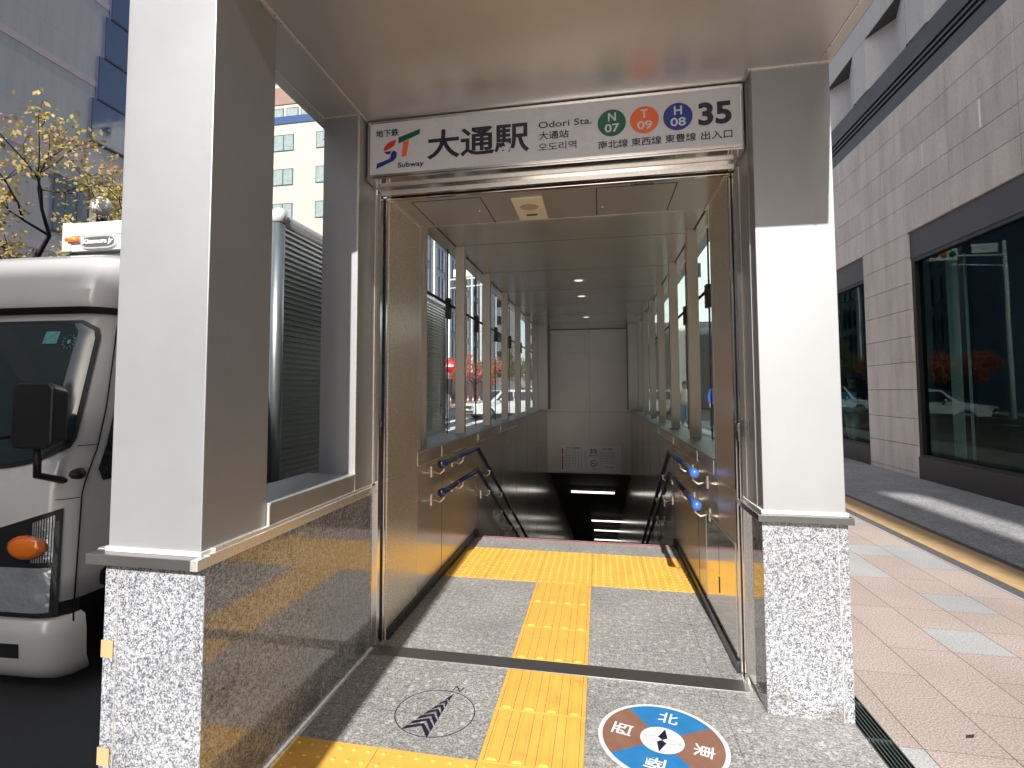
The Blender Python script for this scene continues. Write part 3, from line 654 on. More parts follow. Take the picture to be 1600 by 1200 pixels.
# ================================================================== GROUND
g = MB()
for a, b, c, d in ((-600, 600, -600, 5.26), (-600, -1.45, 5.26, 12.9), (.92, 600, 5.26, 12.9), (-600, 600, 12.9, 600)): g.quad((a, c, -.13), (b, c, -.13), (b, d, -.13), (a, d, -.13))
struct('road', g, 'asphalt')
def tilemat():
    m, n, b, o = nt('pavement tiles'); g = N(n, 'NewGeometry'); sp = N(n, 'SeparateXYZ'); n.links.new(g.outputs['Position'], sp.inputs[0])
    def mth(op, a, v=None, w=None):
        x = N(n, 'Math', operation=op)
        for i, q in enumerate((a, v, w)):
            if q is None: continue
            if isinstance(q, (int, float)): x.inputs[i].default_value = q
            else: n.links.new(q, x.inputs[i])
        return x.outputs[0]
    X = mth('DIVIDE', mth('SUBTRACT', sp.outputs[0], 1.226), .3055); col_ = mth('FLOOR', X)
    sh = mth('MULTIPLY', mth('FLOOR', mth('MULTIPLY', mth('FRACT', mth('MULTIPLY', mth('SINE', mth('MULTIPLY', col_, 12.99)), 437.5)), 2.0)), .31)
    Y = mth('DIVIDE', mth('ADD', mth('SUBTRACT', sp.outputs[1], 3.125), sh), .62); row = mth('FLOOR', Y)
    cv0 = N(n, 'CombineXYZ'); n.links.new(col_, cv0.inputs[0]); n.links.new(row, cv0.inputs[1]); cv0.inputs[2].default_value = 3.7
    w0_ = N(n, 'TexWhiteNoise', noise_dimensions='3D'); n.links.new(cv0.outputs[0], w0_.inputs[0]); split_ = mth('GREATER_THAN', w0_.outputs[0], .55)
    Yh = mth('MULTIPLY', Y, 2.0); half = mth('MULTIPLY', mth('GREATER_THAN', mth('FRACT', Y), .5), split_)
    cv = N(n, 'CombineXYZ'); n.links.new(col_, cv.inputs[0]); n.links.new(mth('ADD', row, mth('MULTIPLY', half, .5)), cv.inputs[1])
    wn_ = N(n, 'TexWhiteNoise', noise_dimensions='3D'); n.links.new(cv.outputs[0], wn_.inputs[0])
    grey = mth('GREATER_THAN', wn_.outputs[0], .70)
    tc = N(n, 'TexCoord')
    nz = N(n, 'TexNoise', inp={'Scale': 130, 'Detail': 4, 'Roughness': .7}); n.links.new(tc.outputs['Object'], nz.inputs['Vector'])
    r1 = N(n, 'ValToRGB'); r1.color_ramp.elements[0].position = .38; r1.color_ramp.elements[0].color = (.24, .19, .165, 1); r1.color_ramp.elements[1].position = .62; r1.color_ramp.elements[1].color = (.60, .50, .445, 1)
    r2_ = N(n, 'ValToRGB'); r2_.color_ramp.elements[0].position = .38; r2_.color_ramp.elements[0].color = (.24, .24, .236, 1); r2_.color_ramp.elements[1].position = .62; r2_.color_ramp.elements[1].color = (.50, .495, .485, 1)
    n.links.new(nz.outputs[0], r1.inputs[0]); n.links.new(nz.outputs[0], r2_.inputs[0])
    mx = N(n, 'MixRGB'); n.links.new(grey, mx.inputs[0]); n.links.new(r1.outputs[0], mx.inputs[1]); n.links.new(r2_.outputs[0], mx.inputs[2])
    vr = mth('ADD', mth('MULTIPLY', wn_.outputs[0], .16), .92)
    big = N(n, 'TexNoise', inp={'Scale': 1.3, 'Detail': 6}); n.links.new(tc.outputs['Object'], big.inputs['Vector'])
    bm_ = N(n, 'MapRange', inp={1: .3, 2: .7, 3: .86, 4: 1.1}); n.links.new(big.outputs[0], bm_.inputs[0])
    vv = N(n, 'VectorMath', operation='SCALE'); n.links.new(mx.outputs[0], vv.inputs[0]); n.links.new(mth('MULTIPLY', vr, bm_.outputs[0]), vv.inputs['Scale'])
    jx = mth('GREATER_THAN', mth('ABSOLUTE', mth('SUBTRACT', mth('FRACT', X), .5)), .492); jy = mth('GREATER_THAN', mth('ABSOLUTE', mth('SUBTRACT', mth('FRACT', Y), .5)), .4965)
    jh = mth('MULTIPLY', split_, mth('GREATER_THAN', mth('ABSOLUTE', mth('SUBTRACT', mth('FRACT', Yh), .5)), .493))
    jj = mth('MULTIPLY', mth('MAXIMUM', jx, mth('MULTIPLY', mth('MAXIMUM', jy, jh), .7)), .8)
    fx = N(n, 'MixRGB'); n.links.new(jj, fx.inputs[0]); n.links.new(vv.outputs[0], fx.inputs[1]); fx.inputs[2].default_value = (.045, .03, .03, 1)
    n.links.new(fx.outputs[0], b.inputs['Base Color']); b.inputs['Roughness'].default_value = .75
    bp = N(n, 'Bump', inp={'Strength': .35, 'Distance': .003}); n.links.new(nz.outputs[0], bp.inputs['Height']); n.links.new(bp.outputs[0], b.inputs['Normal'])
    return m
M['paving'] = tilemat()
M['paving_far'] = granite('grey pavement', (.44, .43, .42), (.2, .2, .2), (.33, .32, .32), 60, .7, .4, .62, joints={'lines': [(0, .6, .1), (1, .3, .1)], 'w': .006, 'k': .45})
M['kerb_dark'] = plain('dark kerb', (.10, .10, .105), .7, vary=.2, vscale=20)
M['kerb_yellow'] = plain('ochre kerb', (.52, .35, .17), .6, vary=.15, vscale=8, bump=.2)
struct('pavement', MB().box(1.135, 2.78, -40, 27, -.13, 0), 'paving')
struct('kerb', MB().box(2.78, 2.865, -40, 27, -.13, .001), 'kerb_dark')
struct('kerb', MB().box(2.865, 3.18, -40, 27, -.13, .006), 'kerb_yellow')
struct('kerb', MB().box(3.18, 3.27, -40, 27, -.13, -.004), 'kerb_dark')
struct('pavement', MB().box(3.27, 9, -40, 27, -.13, .0), 'paving_far')
struct('kerb', MB().box(-1.86, -1.618, -12, 16, -.13, -.03), 'paving_far')
struct('pavement', MB().box(-1.618, 1.035, -40, -3.0, -.13, -.001), 'granite_floor')
struct('pavement', MB().box(-1.618, -1.24, -3, 1.55, -.13, -.001), 'granite_floor')
struct('pavement', MB().box(-1.6, 1.135, 13.0, 18, -.13, -.002), 'paving_far')
struct('pavement', MB().box(-40, -12.2, -40, 140, -.13, 0), 'paving_far')
# drain grating beside the right pillar
gr = empty('drain_grating', (1.085, 2.4, 0), 'narrow steel drain grating along the foot of the right pillar', 'drain grating')
mb = MB()
for i in range(7): x = 1.037+i*.0157; mb.box(x, x+.0045, -3, 9, -.028, -.001)
for k in range(44): y = -2.9+.272*k; mb.box(1.0415, 1.131, y, y+.012, -.022, -.006)
mb.build('bars', 'grate', gr); BX('channel', 'black', gr, 1.035, 1.135, -3, 9, -.125, -.10, bevel=0)
struct('pavement', MB().box(1.035, 1.135, -40, -3, -.13, -.001).box(1.035, 1.135, 9, 18, -.13, -.001), 'paving_far')
# crossing bars
mb = MB()
for k in range(7): mb.box(-6.2-1.45*k, -5.75-1.45*k, 20.5, 31, -.128, -.125)
struct('crosswalk', mb, 'road_white')
mb = MB().box(-5.2, -5.08, 34, 90, -.128, -.125); struct('lane_line', mb, 'road_white')
# dead leaves on the right pavement
for x, y, a, n_ in ((1.45, 2.62, .5, 'near the grating'), (3.6, 7.5, 1.2, 'in the shade')):
    o = MB().add([(-.022, 0, 0), (0, -.012, .004), (.026, 0, .006), (0, .012, .001)], [(0, 1, 2, 3)]).build('dead_leaf', 'bark', None); o.location = (x, y, .004); o.rotation_euler = (0, 0, a)
    tag(o, 'small dark dead leaf on the right pavement, %s' % n_, 'leaf', 'dead leaves on the pavement')

# ================================================================== STONE BUILDING ON THE RIGHT
def island(name, c, var=.12, stain=.22, rough=.6):
    m, n, b, o = nt(name); g = N(n, 'NewGeometry'); tc = N(n, 'TexCoord')
    mp = N(n, 'Mapping'); mp.inputs['Scale'].default_value = (2.5, 2.5, .5); n.links.new(tc.outputs['Object'], mp.inputs[0])
    no = N(n, 'TexNoise', inp={'Scale': 1.5, 'Detail': 8, 'Roughness': .65}); n.links.new(mp.outputs[0], no.inputs['Vector'])
    a = N(n, 'MapRange', inp={1: .42, 2: .72, 3: 1, 4: 1-stain}); n.links.new(no.outputs[0], a.inputs[0])
    i_ = N(n, 'MapRange', inp={3: 1-var, 4: 1+var}); n.links.new(g.outputs['Random Per Island'], i_.inputs[0])
    mm = N(n, 'Math', operation='MULTIPLY'); n.links.new(a.outputs[0], mm.inputs[0]); n.links.new(i_.outputs[0], mm.inputs[1])
    fi = N(n, 'TexNoise', inp={'Scale': 25, 'Detail': 5}); n.links.new(tc.outputs['Object'], fi.inputs['Vector'])
    f2 = N(n, 'MapRange', inp={1: .3, 2: .7, 3: .93, 4: 1.07}); n.links.new(fi.outputs[0], f2.inputs[0])
    m3 = N(n, 'Math', operation='MULTIPLY'); n.links.new(mm.outputs[0], m3.inputs[0]); n.links.new(f2.outputs[0], m3.inputs[1])
    v = N(n, 'VectorMath', operation='SCALE'); v.inputs[0].default_value = c; n.links.new(m3.outputs[0], v.inputs['Scale']); n.links.new(v.outputs[0], b.inputs['Base Color'])
    b.inputs['Roughness'].default_value = rough
    return m
M['stone'] = island('pale pink stone', (.86, .755, .675), .06, .25)
M['white_panel'] = island('white wall panel', (.74, .70, .68), .03, .08)
M['dark_metal'] = plain('dark bronze metal', (.075, .068, .068), .4, metal=.4, vary=.1)
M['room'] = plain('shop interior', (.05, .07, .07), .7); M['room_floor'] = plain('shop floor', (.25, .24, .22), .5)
sb = empty('stone_building', (4.98, 9.5, 0), 'pale stone building with wide dark framed shop windows along the right pavement', 'building', rz=-R(.5))
mb = MB(); gp = .009
def blocks(ss, zz, x0=0, x1=.08):
    for a, b in zip(ss[:-1], ss[1:]):
        for c, d in zip(zz[:-1], zz[1:]): mb.box(x0, x1, a+gp/2, b-gp/2, c+gp/2, d-gp/2)
zl = [0, .08, .52, .95, 1.42, 1.87, 2.29, 2.73, 3.16, 3.59, 3.99]
blocks([.5, 2.08], zl); blocks([6.0, 8.0], zl); blocks([-9, -7.2], zl)
blocks([-14, -12.2, -10.7, -9, -7.2, -6.1, -4.8, -3.4, -2.03, -.66, .58, 2.1, 3.4, 4.7, 6.1, 8.0], [3.99, 4.46, 4.85, 5.28, 5.76, 6.2])
mb.build('stone_cladding', 'stone', sb, .0015)
mb = MB().box(.075, .3, .51, 2.07, 0, 3.97).box(.075, .3, 6.01, 7.99, 0, 4).box(.075, .3, -8.99, -7.21, 0, 4).box(.075, .3, -14, 8, 4.0, 7.05).box(.29, .3, -14, 8, 7.05, 8.1).box(.3, 12, -14, 8, 4.02, 26).box(.31, 12, 7.7, 8, 0, 4.02).box(.31, 12, -14, -13.7, 0, 4.02)
mb.build('wall', 'kerb_dark', sb)
for a, b in ((-7.2, .5), (2.08, 6.0), (-13.9, -9)):
    BX('lintel_panel', 'dark_metal', sb, .03, .3, a+.003, b-.003, 3.55, 3.985, bevel=.003)
    BX('base_panel', 'dark_metal', sb, .02, .3, a+.003, b-.003, 0, .35, bevel=.003)
    w = MB().box(.04, .16, b-.09, b-.004, .35, 3.55).box(.04, .16, a+.004, a+.09, .35, 3.55).box(.04, .16, a+.09, b-.09, 3.49, 3.55).box(.04, .16, a+.09, b-.09, .35, .39).build('window_frame', 'black', sb, .002)
    MB().box(.10, .106, a+.09, b-.09, .39, 3.49).build('pane', 'glass_shop', w)
# room behind the windows
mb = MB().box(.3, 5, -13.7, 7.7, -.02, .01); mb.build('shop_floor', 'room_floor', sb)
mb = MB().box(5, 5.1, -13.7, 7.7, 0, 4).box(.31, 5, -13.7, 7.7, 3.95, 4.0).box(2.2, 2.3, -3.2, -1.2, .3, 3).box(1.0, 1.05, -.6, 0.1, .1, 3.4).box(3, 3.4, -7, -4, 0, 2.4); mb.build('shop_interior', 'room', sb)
mb = MB().box(.45, .47, .10, .36, .36, 3.5).box(.5, .52, -.02, .02, .36, 3.5).box(1.8, 1.82, -2.02, -2.0, .5, 2.6).box(1.8, 1.82, -5.5, -2.0, .48, .5)
mb.build('blind', 'white_panel', sb)
# louvre band
mb = MB().box(.02, .078, -14, 8, 6.205, 6.46).box(.02, .078, -14, 8, 6.515, 6.555).box(.02, .078, -14, 8, 6.61, 6.65).box(.02, .078, -14, 8, 6.705, 7.05)
for z in (6.465, 6.56, 6.655): mb.box(.06, .077, -14, 8, z, z+.045)
mb.build('louvre_band', 'dark_metal', sb)
BX('slot', 'black', sb, .055, .0595, -14, 8, 6.21, 7.0, bevel=0)
mb = MB()
for y, z in ((-1.38, 4.87), (-.05, 4.87), (1.2, 4.87), (2.75, 4.87), (-2.8, 4.87), (4.2, 4.87)): mb.box(-.002, .01, y, y+.045, z, z+.39)
mb.build('wall_vent', 'trim', sb)
# white faceted panels above
mb = MB(); ys = [-14.15+1.75*i for i in range(13)]
for k in range(12):
    A = 3.55-1.9*(k-2); C, Bq, A2 = A-.55, A-1.38, A-1.9
    mb.add([(0, A, 7.06), (.27, C, 7.06), (.27, C, 8.04), (0, A, 8.04)], [(0, 1, 2, 3)]); mb.add([(.27, C, 7.06), (0, Bq, 7.06), (0, Bq, 8.04), (.27, C, 8.04)], [(0, 1, 2, 3)])
    mb.box(0, .06, A2+.004, Bq-.004, 7.06, 8.04)
    mb.box(-.002, .5, A2+.004, A-.004, 8.045, 8.6); mb.box(0, .5, A2+.004, A-.004, 8.62, 11.9); mb.box(0, .5, A2+.004, A-.004, 11.94, 15.5); mb.box(0, .5, A2+.004, A-.004, 15.54, 22)
mb.build('upper_cladding', 'white_panel', sb, .002)
mb = MB()
for k in range(12): A = 3.55-1.9*(k-2); mb.box(.004, .49, A-1.88, A-.02, 8.036, 8.044)
mb.build('panel_underside', 'dark_metal', sb)
mb = MB()
for a in ys[1:8]: mb.box(-.003, .002, a-1.0, a-.78, 7.6, 7.78)
mb.build('access_cover', 'white_panel', sb, .001)

# ================================================================== PEOPLE
def skinmesh(name, pts, edges, mat, parent, sub=2):
    me = bpy.data.meshes.new(name); me.from_pydata([p[:3] for p in pts], edges, []); me.materials.append(M[mat])
    o = bpy.data.objects.new(name, me); col.objects.link(o); o.parent = parent
    sk = o.modifiers.new('skin', 'SKIN'); sk.use_smooth_shade = True
    for i, p in enumerate(pts):
        r_ = p[3]; d_ = me.skin_vertices[0].data[i]; d_.radius = (r_, r_ if len(p) < 5 else p[4]); d_.use_root = (i == 0)
    s_ = o.modifiers.new('sub', 'SUBSURF'); s_.levels = sub; s_.render_levels = sub
    return o
def person(loc, rz, label, top, legs, hair='hair', scale=1., group=None, arms='down', stride=.12, sleeve=True):
    root = empty('person', (0, 0, 0), label, 'person', group)
    if arms == 'down': el = [(-.235, .01, 1.16), (.235, .01, 1.16)]; wr = [(-.25, -.08, .93), (.25, -.08, .93)]
    else: el = [(-.24, -.03, 1.14), (.24, -.03, 1.14)]; wr = [(-.16, -.24, 1.12), (.16, -.24, 1.12)]
    pts = [(0, 0, .95, .125, .10), (0, .005, 1.15, .115, .085), (0, .01, 1.34, .145, .10), (0, .0, 1.47, .06), (0, -.01, 1.54, .055), (0, -.015, 1.62, .085, .095), (0, -.005, 1.72, .065, .07)]
    E_ = [(0, 1), (1, 2), (2, 3), (3, 4), (4, 5), (5, 6)]
    for s_, i in ((-1, 0), (1, 1)):
        b = len(pts); e_ = el[i]; w_ = wr[i]
        pts += [(s_*.165, .01, 1.41, .058), (e_[0], e_[1], e_[2], .043), (w_[0], w_[1], w_[2], .030), (w_[0]*.99, w_[1]-.02, w_[2]-.06, .034, .018), (w_[0]*.98, w_[1]-.035, w_[2]-.13, .022, .012), (w_[0]-s_*.035, w_[1]-.045, w_[2]-.07, .011)]
        E_ += [(2, b), (b, b+1), (b+1, b+2), (b+2, b+3), (b+3, b+4), (b+3, b+5)]
    for s_ in (-1, 1):
        b = len(pts); st = stride*s_
        pts += [(s_*.09, 0, .88, .09), (s_*.10, -st*.5-.02, .49, .058), (s_*.10, -st, .09, .037), (s_*.105, -st-.12, .035, .033)]
        E_ += [(0, b), (b, b+1), (b+1, b+2), (b+2, b+3)]
    skinmesh('body', pts, E_, 'skin', root)
    g_ = .018
    tp = [(0, 0, .90, .145, .125), (0, .005, 1.15, .135, .11), (0, .01, 1.34, .165, .125), (0, .005, 1.455, .075)]; te = [(0, 1), (1, 2), (2, 3)]
    for s_, i in ((-1, 0), (1, 1)):
        b = len(tp); e_ = el[i]; w_ = wr[i]; tp += [(s_*.17, .01, 1.41, .075), (e_[0], e_[1], e_[2], .060), (w_[0], w_[1], w_[2]+.02, .047)]; te += [(2, b), (b, b+1), (b+1, b+2)]
    skinmesh('jacket', tp, te, top, root)
    lp = [(0, 0, .96, .14, .12)]; le = []
    for s_ in (-1, 1):
        b = len(lp); st = stride*s_; lp += [(s_*.095, 0, .86, .108), (s_*.10, -st*.5-.015, .49, .078), (s_*.10, -st, .12, .062)]; le += [(0, b), (b, b+1), (b+1, b+2)]
    skinmesh('trousers', lp, le, legs, root)
    mb = MB().ball((0, .012, 1.695), .098, 14, 8, sc=(1, 1.12, 1.05)).ball((0, .06, 1.62), .075, 12, 8, sc=(1.05, .7, 1.2)); mb.build('hair', hair, root)
    mb = MB(); mb.tube([(0, -.105, 1.66), (0, -.128, 1.625), (0, -.105, 1.615)], [.008, .014, .01], 6)
    for s_ in (-1, 1): mb.ball((s_*.088, -.01, 1.635), .02, 8, 6, sc=(.4, .8, 1.2))
    mb.build('face_features', 'skin', root)
    mb = MB()
    for s_ in (-1, 1): mb.ball((s_*.033, -.100, 1.655), .010, 8, 6)
    mb.tube([(-.025, -.106, 1.585), (.025, -.106, 1.585)], .005, 6); mb.build('eyes_and_mouth', 'hair', root)
    mb = MB()
    for s_ in (-1, 1):
        st = stride*s_; mb.ball((s_*.103, -st-.055, .045), .05, 10, 8, sc=(.95, 2.5, .9))
    mb.build('shoes', 'cloth_white' if legs == 'denim' else 'cloth_dark', root)
    root.location = loc; root.rotation_euler = (0, 0, rz); root.scale = (scale,)*3
    return root
person((3.2, 22, 0), R(-10), 'person in loose blue trousers and pale patterned top on the far right pavement', 'cloth_white', 'denim', arms='front')
person((4.0, 20.5, 0), R(20), 'person in a bright blue coat at the edge of the right glazing', 'cloth_blue', 'cloth_dark')
person((3.75, 26, 0), R(160), 'person in dark clothes walking away on the far right pavement', 'cloth_dark', 'cloth_dark')
d_ = Vector((math.sin(R(.5)), math.cos(R(.5)))); n_ = Vector((math.cos(R(.5)), -math.sin(R(.5))))
pv = Vector((4.98, 9.5))+d_*4.15+n_*.55
person((pv.x, pv.y, .01), R(-60), 'person in dark jacket and pale trousers behind the narrow shop window', 'cloth_dark', 'cloth_white', arms='front')
bd = empty('blue_board', (0, 0, 0), 'sky blue board held by the person behind the narrow shop window', 'board')
MB().box(-.33, .33, -.30, -.275, .98, 1.38).build('panel', 'bag_blue', bd, .004); MB().box(-.15, -.10, -.304, -.301, 1.05, 1.28).box(-.10, .08, -.304, -.301, 1.05, 1.10).build('mark', 'white', bd)
bd.location = (pv.x, pv.y, 0); bd.rotation_euler = (0, 0, R(-60))

# ================================================================== TRUCK ON THE LEFT
tk = empty('delivery_truck', (-3.68, 5.5, -.12), 'white delivery truck with ribbed aluminium box parked on the road left of the entrance', 'truck')
XC, HW, RC = -3.68, 1.08, .15
def interp(z, T):
    for (a, b), (c, d) in zip(T[:-1], T[1:]):
        if z <= c: t_ = max(0, (z-a)/(c-a)); t_ = t_; return b+(d-b)*t_
    return T[-1][1]
FY = [(-.05, 2.26), (.05, 2.21), (.30, 2.195), (.90, 2.20), (1.06, 2.24), (1.82, 2.49), (1.86, 2.45), (1.92, 2.44), (2.05, 2.47), (2.16, 2.53), (2.22, 2.66), (2.255, 3.1)]
WY = [(-.05, 1.06), (.05, 1.08), (1.1, 1.07), (1.82, .985), (1.9, 1.0), (2.05, .98), (2.16, .95), (2.22, .88), (2.255, .70)]
def cab(s, z, off=0.):
    sg_ = 1 if s >= 0 else -1; s = abs(s); hw_ = interp(z, WY); fy = interp(z, FY); w = hw_-RC; arc = RC*math.pi/2
    if s <= w: x, y, nx, ny = s, fy-.0*s, 0, -1; y += .03*(s/w)**2
    elif s <= w+arc: th = (s-w)/RC; x = w+RC*math.sin(th); y = fy+.03+RC*(1-math.cos(th)); nx, ny = math.sin(th), -math.cos(th)
    else: x = hw_; y = fy+.03+RC+(s-w-arc); nx, ny = 1, 0
    return (XC+sg_*(x+nx*off), y+ny*off, z)
def cab_grid(mb, s0, s1, z0, z1, off, ns=24, nz=10, mi=0, round_=0., top=None, bot=None):
    """sheet on the cab surface; s0/s1 may be functions of z; top/bot functions of t in 0..1 giving z offsets"""
    vs = []
    for j in range(nz+1):
        v = j/nz
        for i in range(ns+1):
            u = i/ns
            zz0 = z0+(bot(u) if bot else 0); zz1 = z1+(top(u) if top else 0); z = zz0+(zz1-zz0)*v
            a = s0(z) if callable(s0) else s0; b = s1(z) if callable(s1) else s1
            if round_:
                dz = min(z-zz0, zz1-z); cut = round_-math.sqrt(max(0, round_**2-max(0, round_-dz)**2)) if dz < round_ else 0
                if not (a < -.3): a += cut
                b -= cut
                if a < -.3: a += cut
            vs.append(cab(a+(b-a)*u, z, off))
    fs = [(j*(ns+1)+i, j*(ns+1)+i+1, (j+1)*(ns+1)+i+1, (j+1)*(ns+1)+i) for j in range(nz) for i in range(ns)]
    mb.add(vs, fs, mi, True)
cb = MB(); ztab = [.36, .5, .7, .9, .98, 1.06, 1.25, 1.45, 1.65, 1.82, 1.835, 1.86, 1.92, 1.98, 2.05, 2.1, 2.16, 2.185, 2.22, 2.24, 2.255]
def cabloop(z, S):
    hw_ = interp(z, WY); w = hw_-RC; arc = RC*math.pi/2; ss = [0, w*.33, w*.66, w*.9, w, w+arc*.25, w+arc*.5, w+arc*.75, w+arc]
    fy = interp(z, FY)+.03+RC; ss += [w+arc+(3.88-fy)*k/4 for k in range(1, 5)]
    return [cab(-q_, z) for q_ in ss[::-1]]+[cab(q_, z) for q_ in ss[1:]]
rows = [cabloop(z, 0) for z in ztab]; nc = len(rows[0]); vs = [p for r_ in rows for p in r_]
fs = [(j*nc+i, j*nc+i+1, (j+1)*nc+i+1, (j+1)*nc+i) for j in range(len(rows)-1) for i in range(nc-1)]
fs += [(j*nc+nc-1, j*nc, (j+1)*nc, (j+1)*nc+nc-1) for j in range(len(rows)-1)]
cb.add(vs, fs, 0, True); cb.add(rows[-1], [tuple(range(nc))], 0, True); cb.add(rows[0], [tuple(range(nc))[::-1]], 0)
cb.build('cab', 'truck_white', tk, merge=True)
ws = MB(); wsr = lambda z: 1.045-(z-1.1)*.125
cab_grid(ws, lambda z: -wsr(z), wsr, 1.0, 1.80, .006, 60, 16, round_=.10, bot=lambda u: .07*(2*u-1)**6); wsf = ws.build('windscreen', 'black', tk)
ws = MB(); cab_grid(ws, lambda z: -wsr(z)+.022, lambda z: wsr(z)-.022, 1.02, 1.78, .010, 60, 16, round_=.085, bot=lambda u: .07*(2*u-1)**6); ws.build('pane', 'truck_glass', wsf)
mb = MB(); cab_grid(mb, .66, .75, 1.665, 1.735, .0125, 4, 4); mb.build('sticker', 'sticker', wsf)
mb = MB()
for k in range(12):
    a = k*math.pi/6; s_, z_ = .825+.03*math.cos(a), 1.675+.03*math.sin(a); mb.add([cab(s_, z_, .0125), cab(s_+.012*math.cos(a), z_+.012*math.sin(a), .0125), cab(s_+.01*math.cos(a+.6), z_+.01*math.sin(a+.6), .0125), cab(s_-.004, z_+.006, .0125)], [(0, 1, 2, 3)])
cab_grid(mb, .815, .835, 1.665, 1.685, .0125, 2, 2); mb.build('sticker', 'sticker', wsf)
mb = MB(); mb.tube([cab(-.5+.1*k, 1.03+.012*k, .016) for k in range(14)], .008, 6); mb.tube([cab(.10, 1.0, .016), cab(.55, 1.07, .02)], .009, 6); mb.build('wiper', 'black', wsf)
mb = MB(); cab_grid(mb, -1.10, 1.10, 1.835, 1.872, .006, 60, 2); mb.build('roof_seam', 'black', tk)
for sgn in (1, -1):
    mb = MB(); S = lambda a: sgn*a
    gp_ = lambda z: interp(z, [(.15, 1.11), (.9, 1.125), (1.1, 1.145), (1.3, 1.12), (1.78, 1.02)])
    if sgn > 0: cab_grid(mb, lambda z: gp_(z), lambda z: gp_(z)+.008, .17, 1.80, .003, 2, 30)
    else: cab_grid(mb, lambda z: -gp_(z)-.008, lambda z: -gp_(z), .17, 1.80, .003, 2, 30)
    for (z_, a_, b_) in ((1.12, 1.05, 1.14), (.86, 1.02, 1.12)): cab_grid(mb, *sorted((S(a_), S(b_))), z_, z_+.004, .003, 4, 1) ; mb.build('door_gap', 'black', tk)
    sw = MB(); cab_grid(sw, (lambda z: gp_(z)+.055) if sgn > 0 else (lambda z: -2.05), (lambda z: 2.05) if sgn > 0 else (lambda z: -gp_(z)-.055), .93, 1.70, .004, 14, 12, round_=.05 if sgn > 0 else 0.0); sw.build('side_window', 'truck_glass', tk)
    dh = MB(); cab_grid(dh, *sorted((S(1.25), S(1.46))), .37, .47, .004, 6, 6, round_=.03 if sgn > 0 else 0); d1 = dh.build('door_handle', 'black', tk)
    dh = MB(); cab_grid(dh, *sorted((S(1.285), S(1.45))), .395, .44, .014, 6, 3); dh.build('grip', 'alu', d1)
    # lamp unit
    fr_ = MB()
    cab_grid(fr_, *sorted((S(.50), S(1.055))), .30, .82, .004, 20, 12, top=(lambda u: -.17*(1-u)) if sgn > 0 else (lambda u: -.17*u)); hf = fr_.build('headlight', 'dark_plastic', tk)
    rf = MB(); cab_grid(rf, *sorted((S(.53), S(1.02))), .32, .535, .008, 18, 10); rf.build('reflector', 'chrome', hf)
    rf = MB()
    for k in range(9): a = .93+.011*k; cab_grid(rf, *sorted((S(a), S(a+.006))), .56, .755+.004*k, .008, 1, 6)
    rf.build('ribbed_lens', 'chrome', hf)
    am = MB(); 
    vs = []; 
    for j in range(9):
        ph = math.pi*j/8
        for i in range(16):
            th = 2*math.pi*i/16; rr_ = math.sin(ph); vs.append(cab(sgn*(.90+.105*rr_*math.cos(th)), .635+.062*rr_*math.sin(th), .01+.03*(math.cos(ph) > 0)*math.cos(ph)))
    am.add(vs, [(j*16+i, (j+1)*16+i, (j+1)*16+(i+1) % 16, j*16+(i+1) % 16) for j in range(8) for i in range(16)], 0, True); am.build('turn_signal', 'amber', hf)
    ln = MB(); cab_grid(ln, *sorted((S(.52), S(1.045))), .32, .765, .030, 18, 8, top=(lambda u: -.15*(1-u)) if sgn > 0 else (lambda u: -.15*u)); ln.build('lens', 'lens', hf)
    # mirror
    mr = MB()
    mr.prism([(-.12, -.13), (-.10, -.16), (.09, -.16), (.12, -.13), (.12, .13), (.09, .155), (-.09, .155), (-.12, .13)], lambda a, b: (XC+sgn*1.08+sgn*a, 2.07, 1.29+b), lambda a, b: (XC+sgn*1.08+sgn*a*.8, 2.17, 1.29+b*.85))
    mo = mr.build('wing_mirror', 'dark_plastic', tk, .012)
    mr = MB().tube([(XC+sgn*1.04, 2.14, 1.15), (XC+sgn*1.03, 2.15, 1.0), (XC+sgn*1.02, 2.30, .95)], .018, 8); mr.tube([(XC+sgn*.93, 2.325, .96), (XC+sgn*1.08, 2.335, .985)], .028, 8); mr.build('mirror_arm', 'black', mo)
bp_ = MB(); rows = []
for z in (-.05, -.03, .0, .06, .20, .27, .285):
    o_ = {-.05: -.05, -.03: -.02, .0: .0, .06: .012, .20: .014, .27: .008, .285: -.02}[z]
    n0 = 26; rows.append([cab(-1.17+2.34*i/n0, z, o_) for i in range(n0+1)])
nc = len(rows[0]); bp_.add([p for r_ in rows for p in r_], [(j*nc+i, j*nc+i+1, (j+1)*nc+i+1, (j+1)*nc+i) for j in range(len(rows)-1) for i in range(nc-1)], 0, True)
bo = bp_.build('bumper', 'truck_white', tk)
mb = MB(); cab_grid(mb, .50, .885, .10, .17, .016, 8, 2); mb.build('fog_lamp', 'dark_plastic', bo)
mb = MB(); cab_grid(mb, -.885, -.50, .10, .17, .016, 8, 2); mb.build('fog_lamp', 'dark_plastic', bo)
mb = MB(); cab_grid(mb, -1.16, 1.16, .275, .37, -.02, 40, 2); mb.build('bumper_gap', 'black', tk)
mb = MB(); cab_grid(mb, -.52, .52, .42, .62, .004, 20, 2); mb.build('grille', 'dark_plastic', tk)
BX('chassis', 'black', tk, -4.45, -2.9, 2.5, 8.9, .15, .50, bevel=0)
for x in (-2.86, -4.5):
    for y in (3.25, 7.3):
        w_ = MB().tube([(x-.12, y, .26), (x-.115, y, .26), (x+.115, y, .26), (x+.12, y, .26)], [.33, .38, .38, .33], 28).build('wheel', 'rubber', tk)
        MB().tube([(x+.121, y, .26), (x+.128, y, .26)], [.22, .2], 20).tube([(x-.128, y, .26), (x-.121, y, .26)], [.2, .22], 20).build('rim', 'alu', w_)
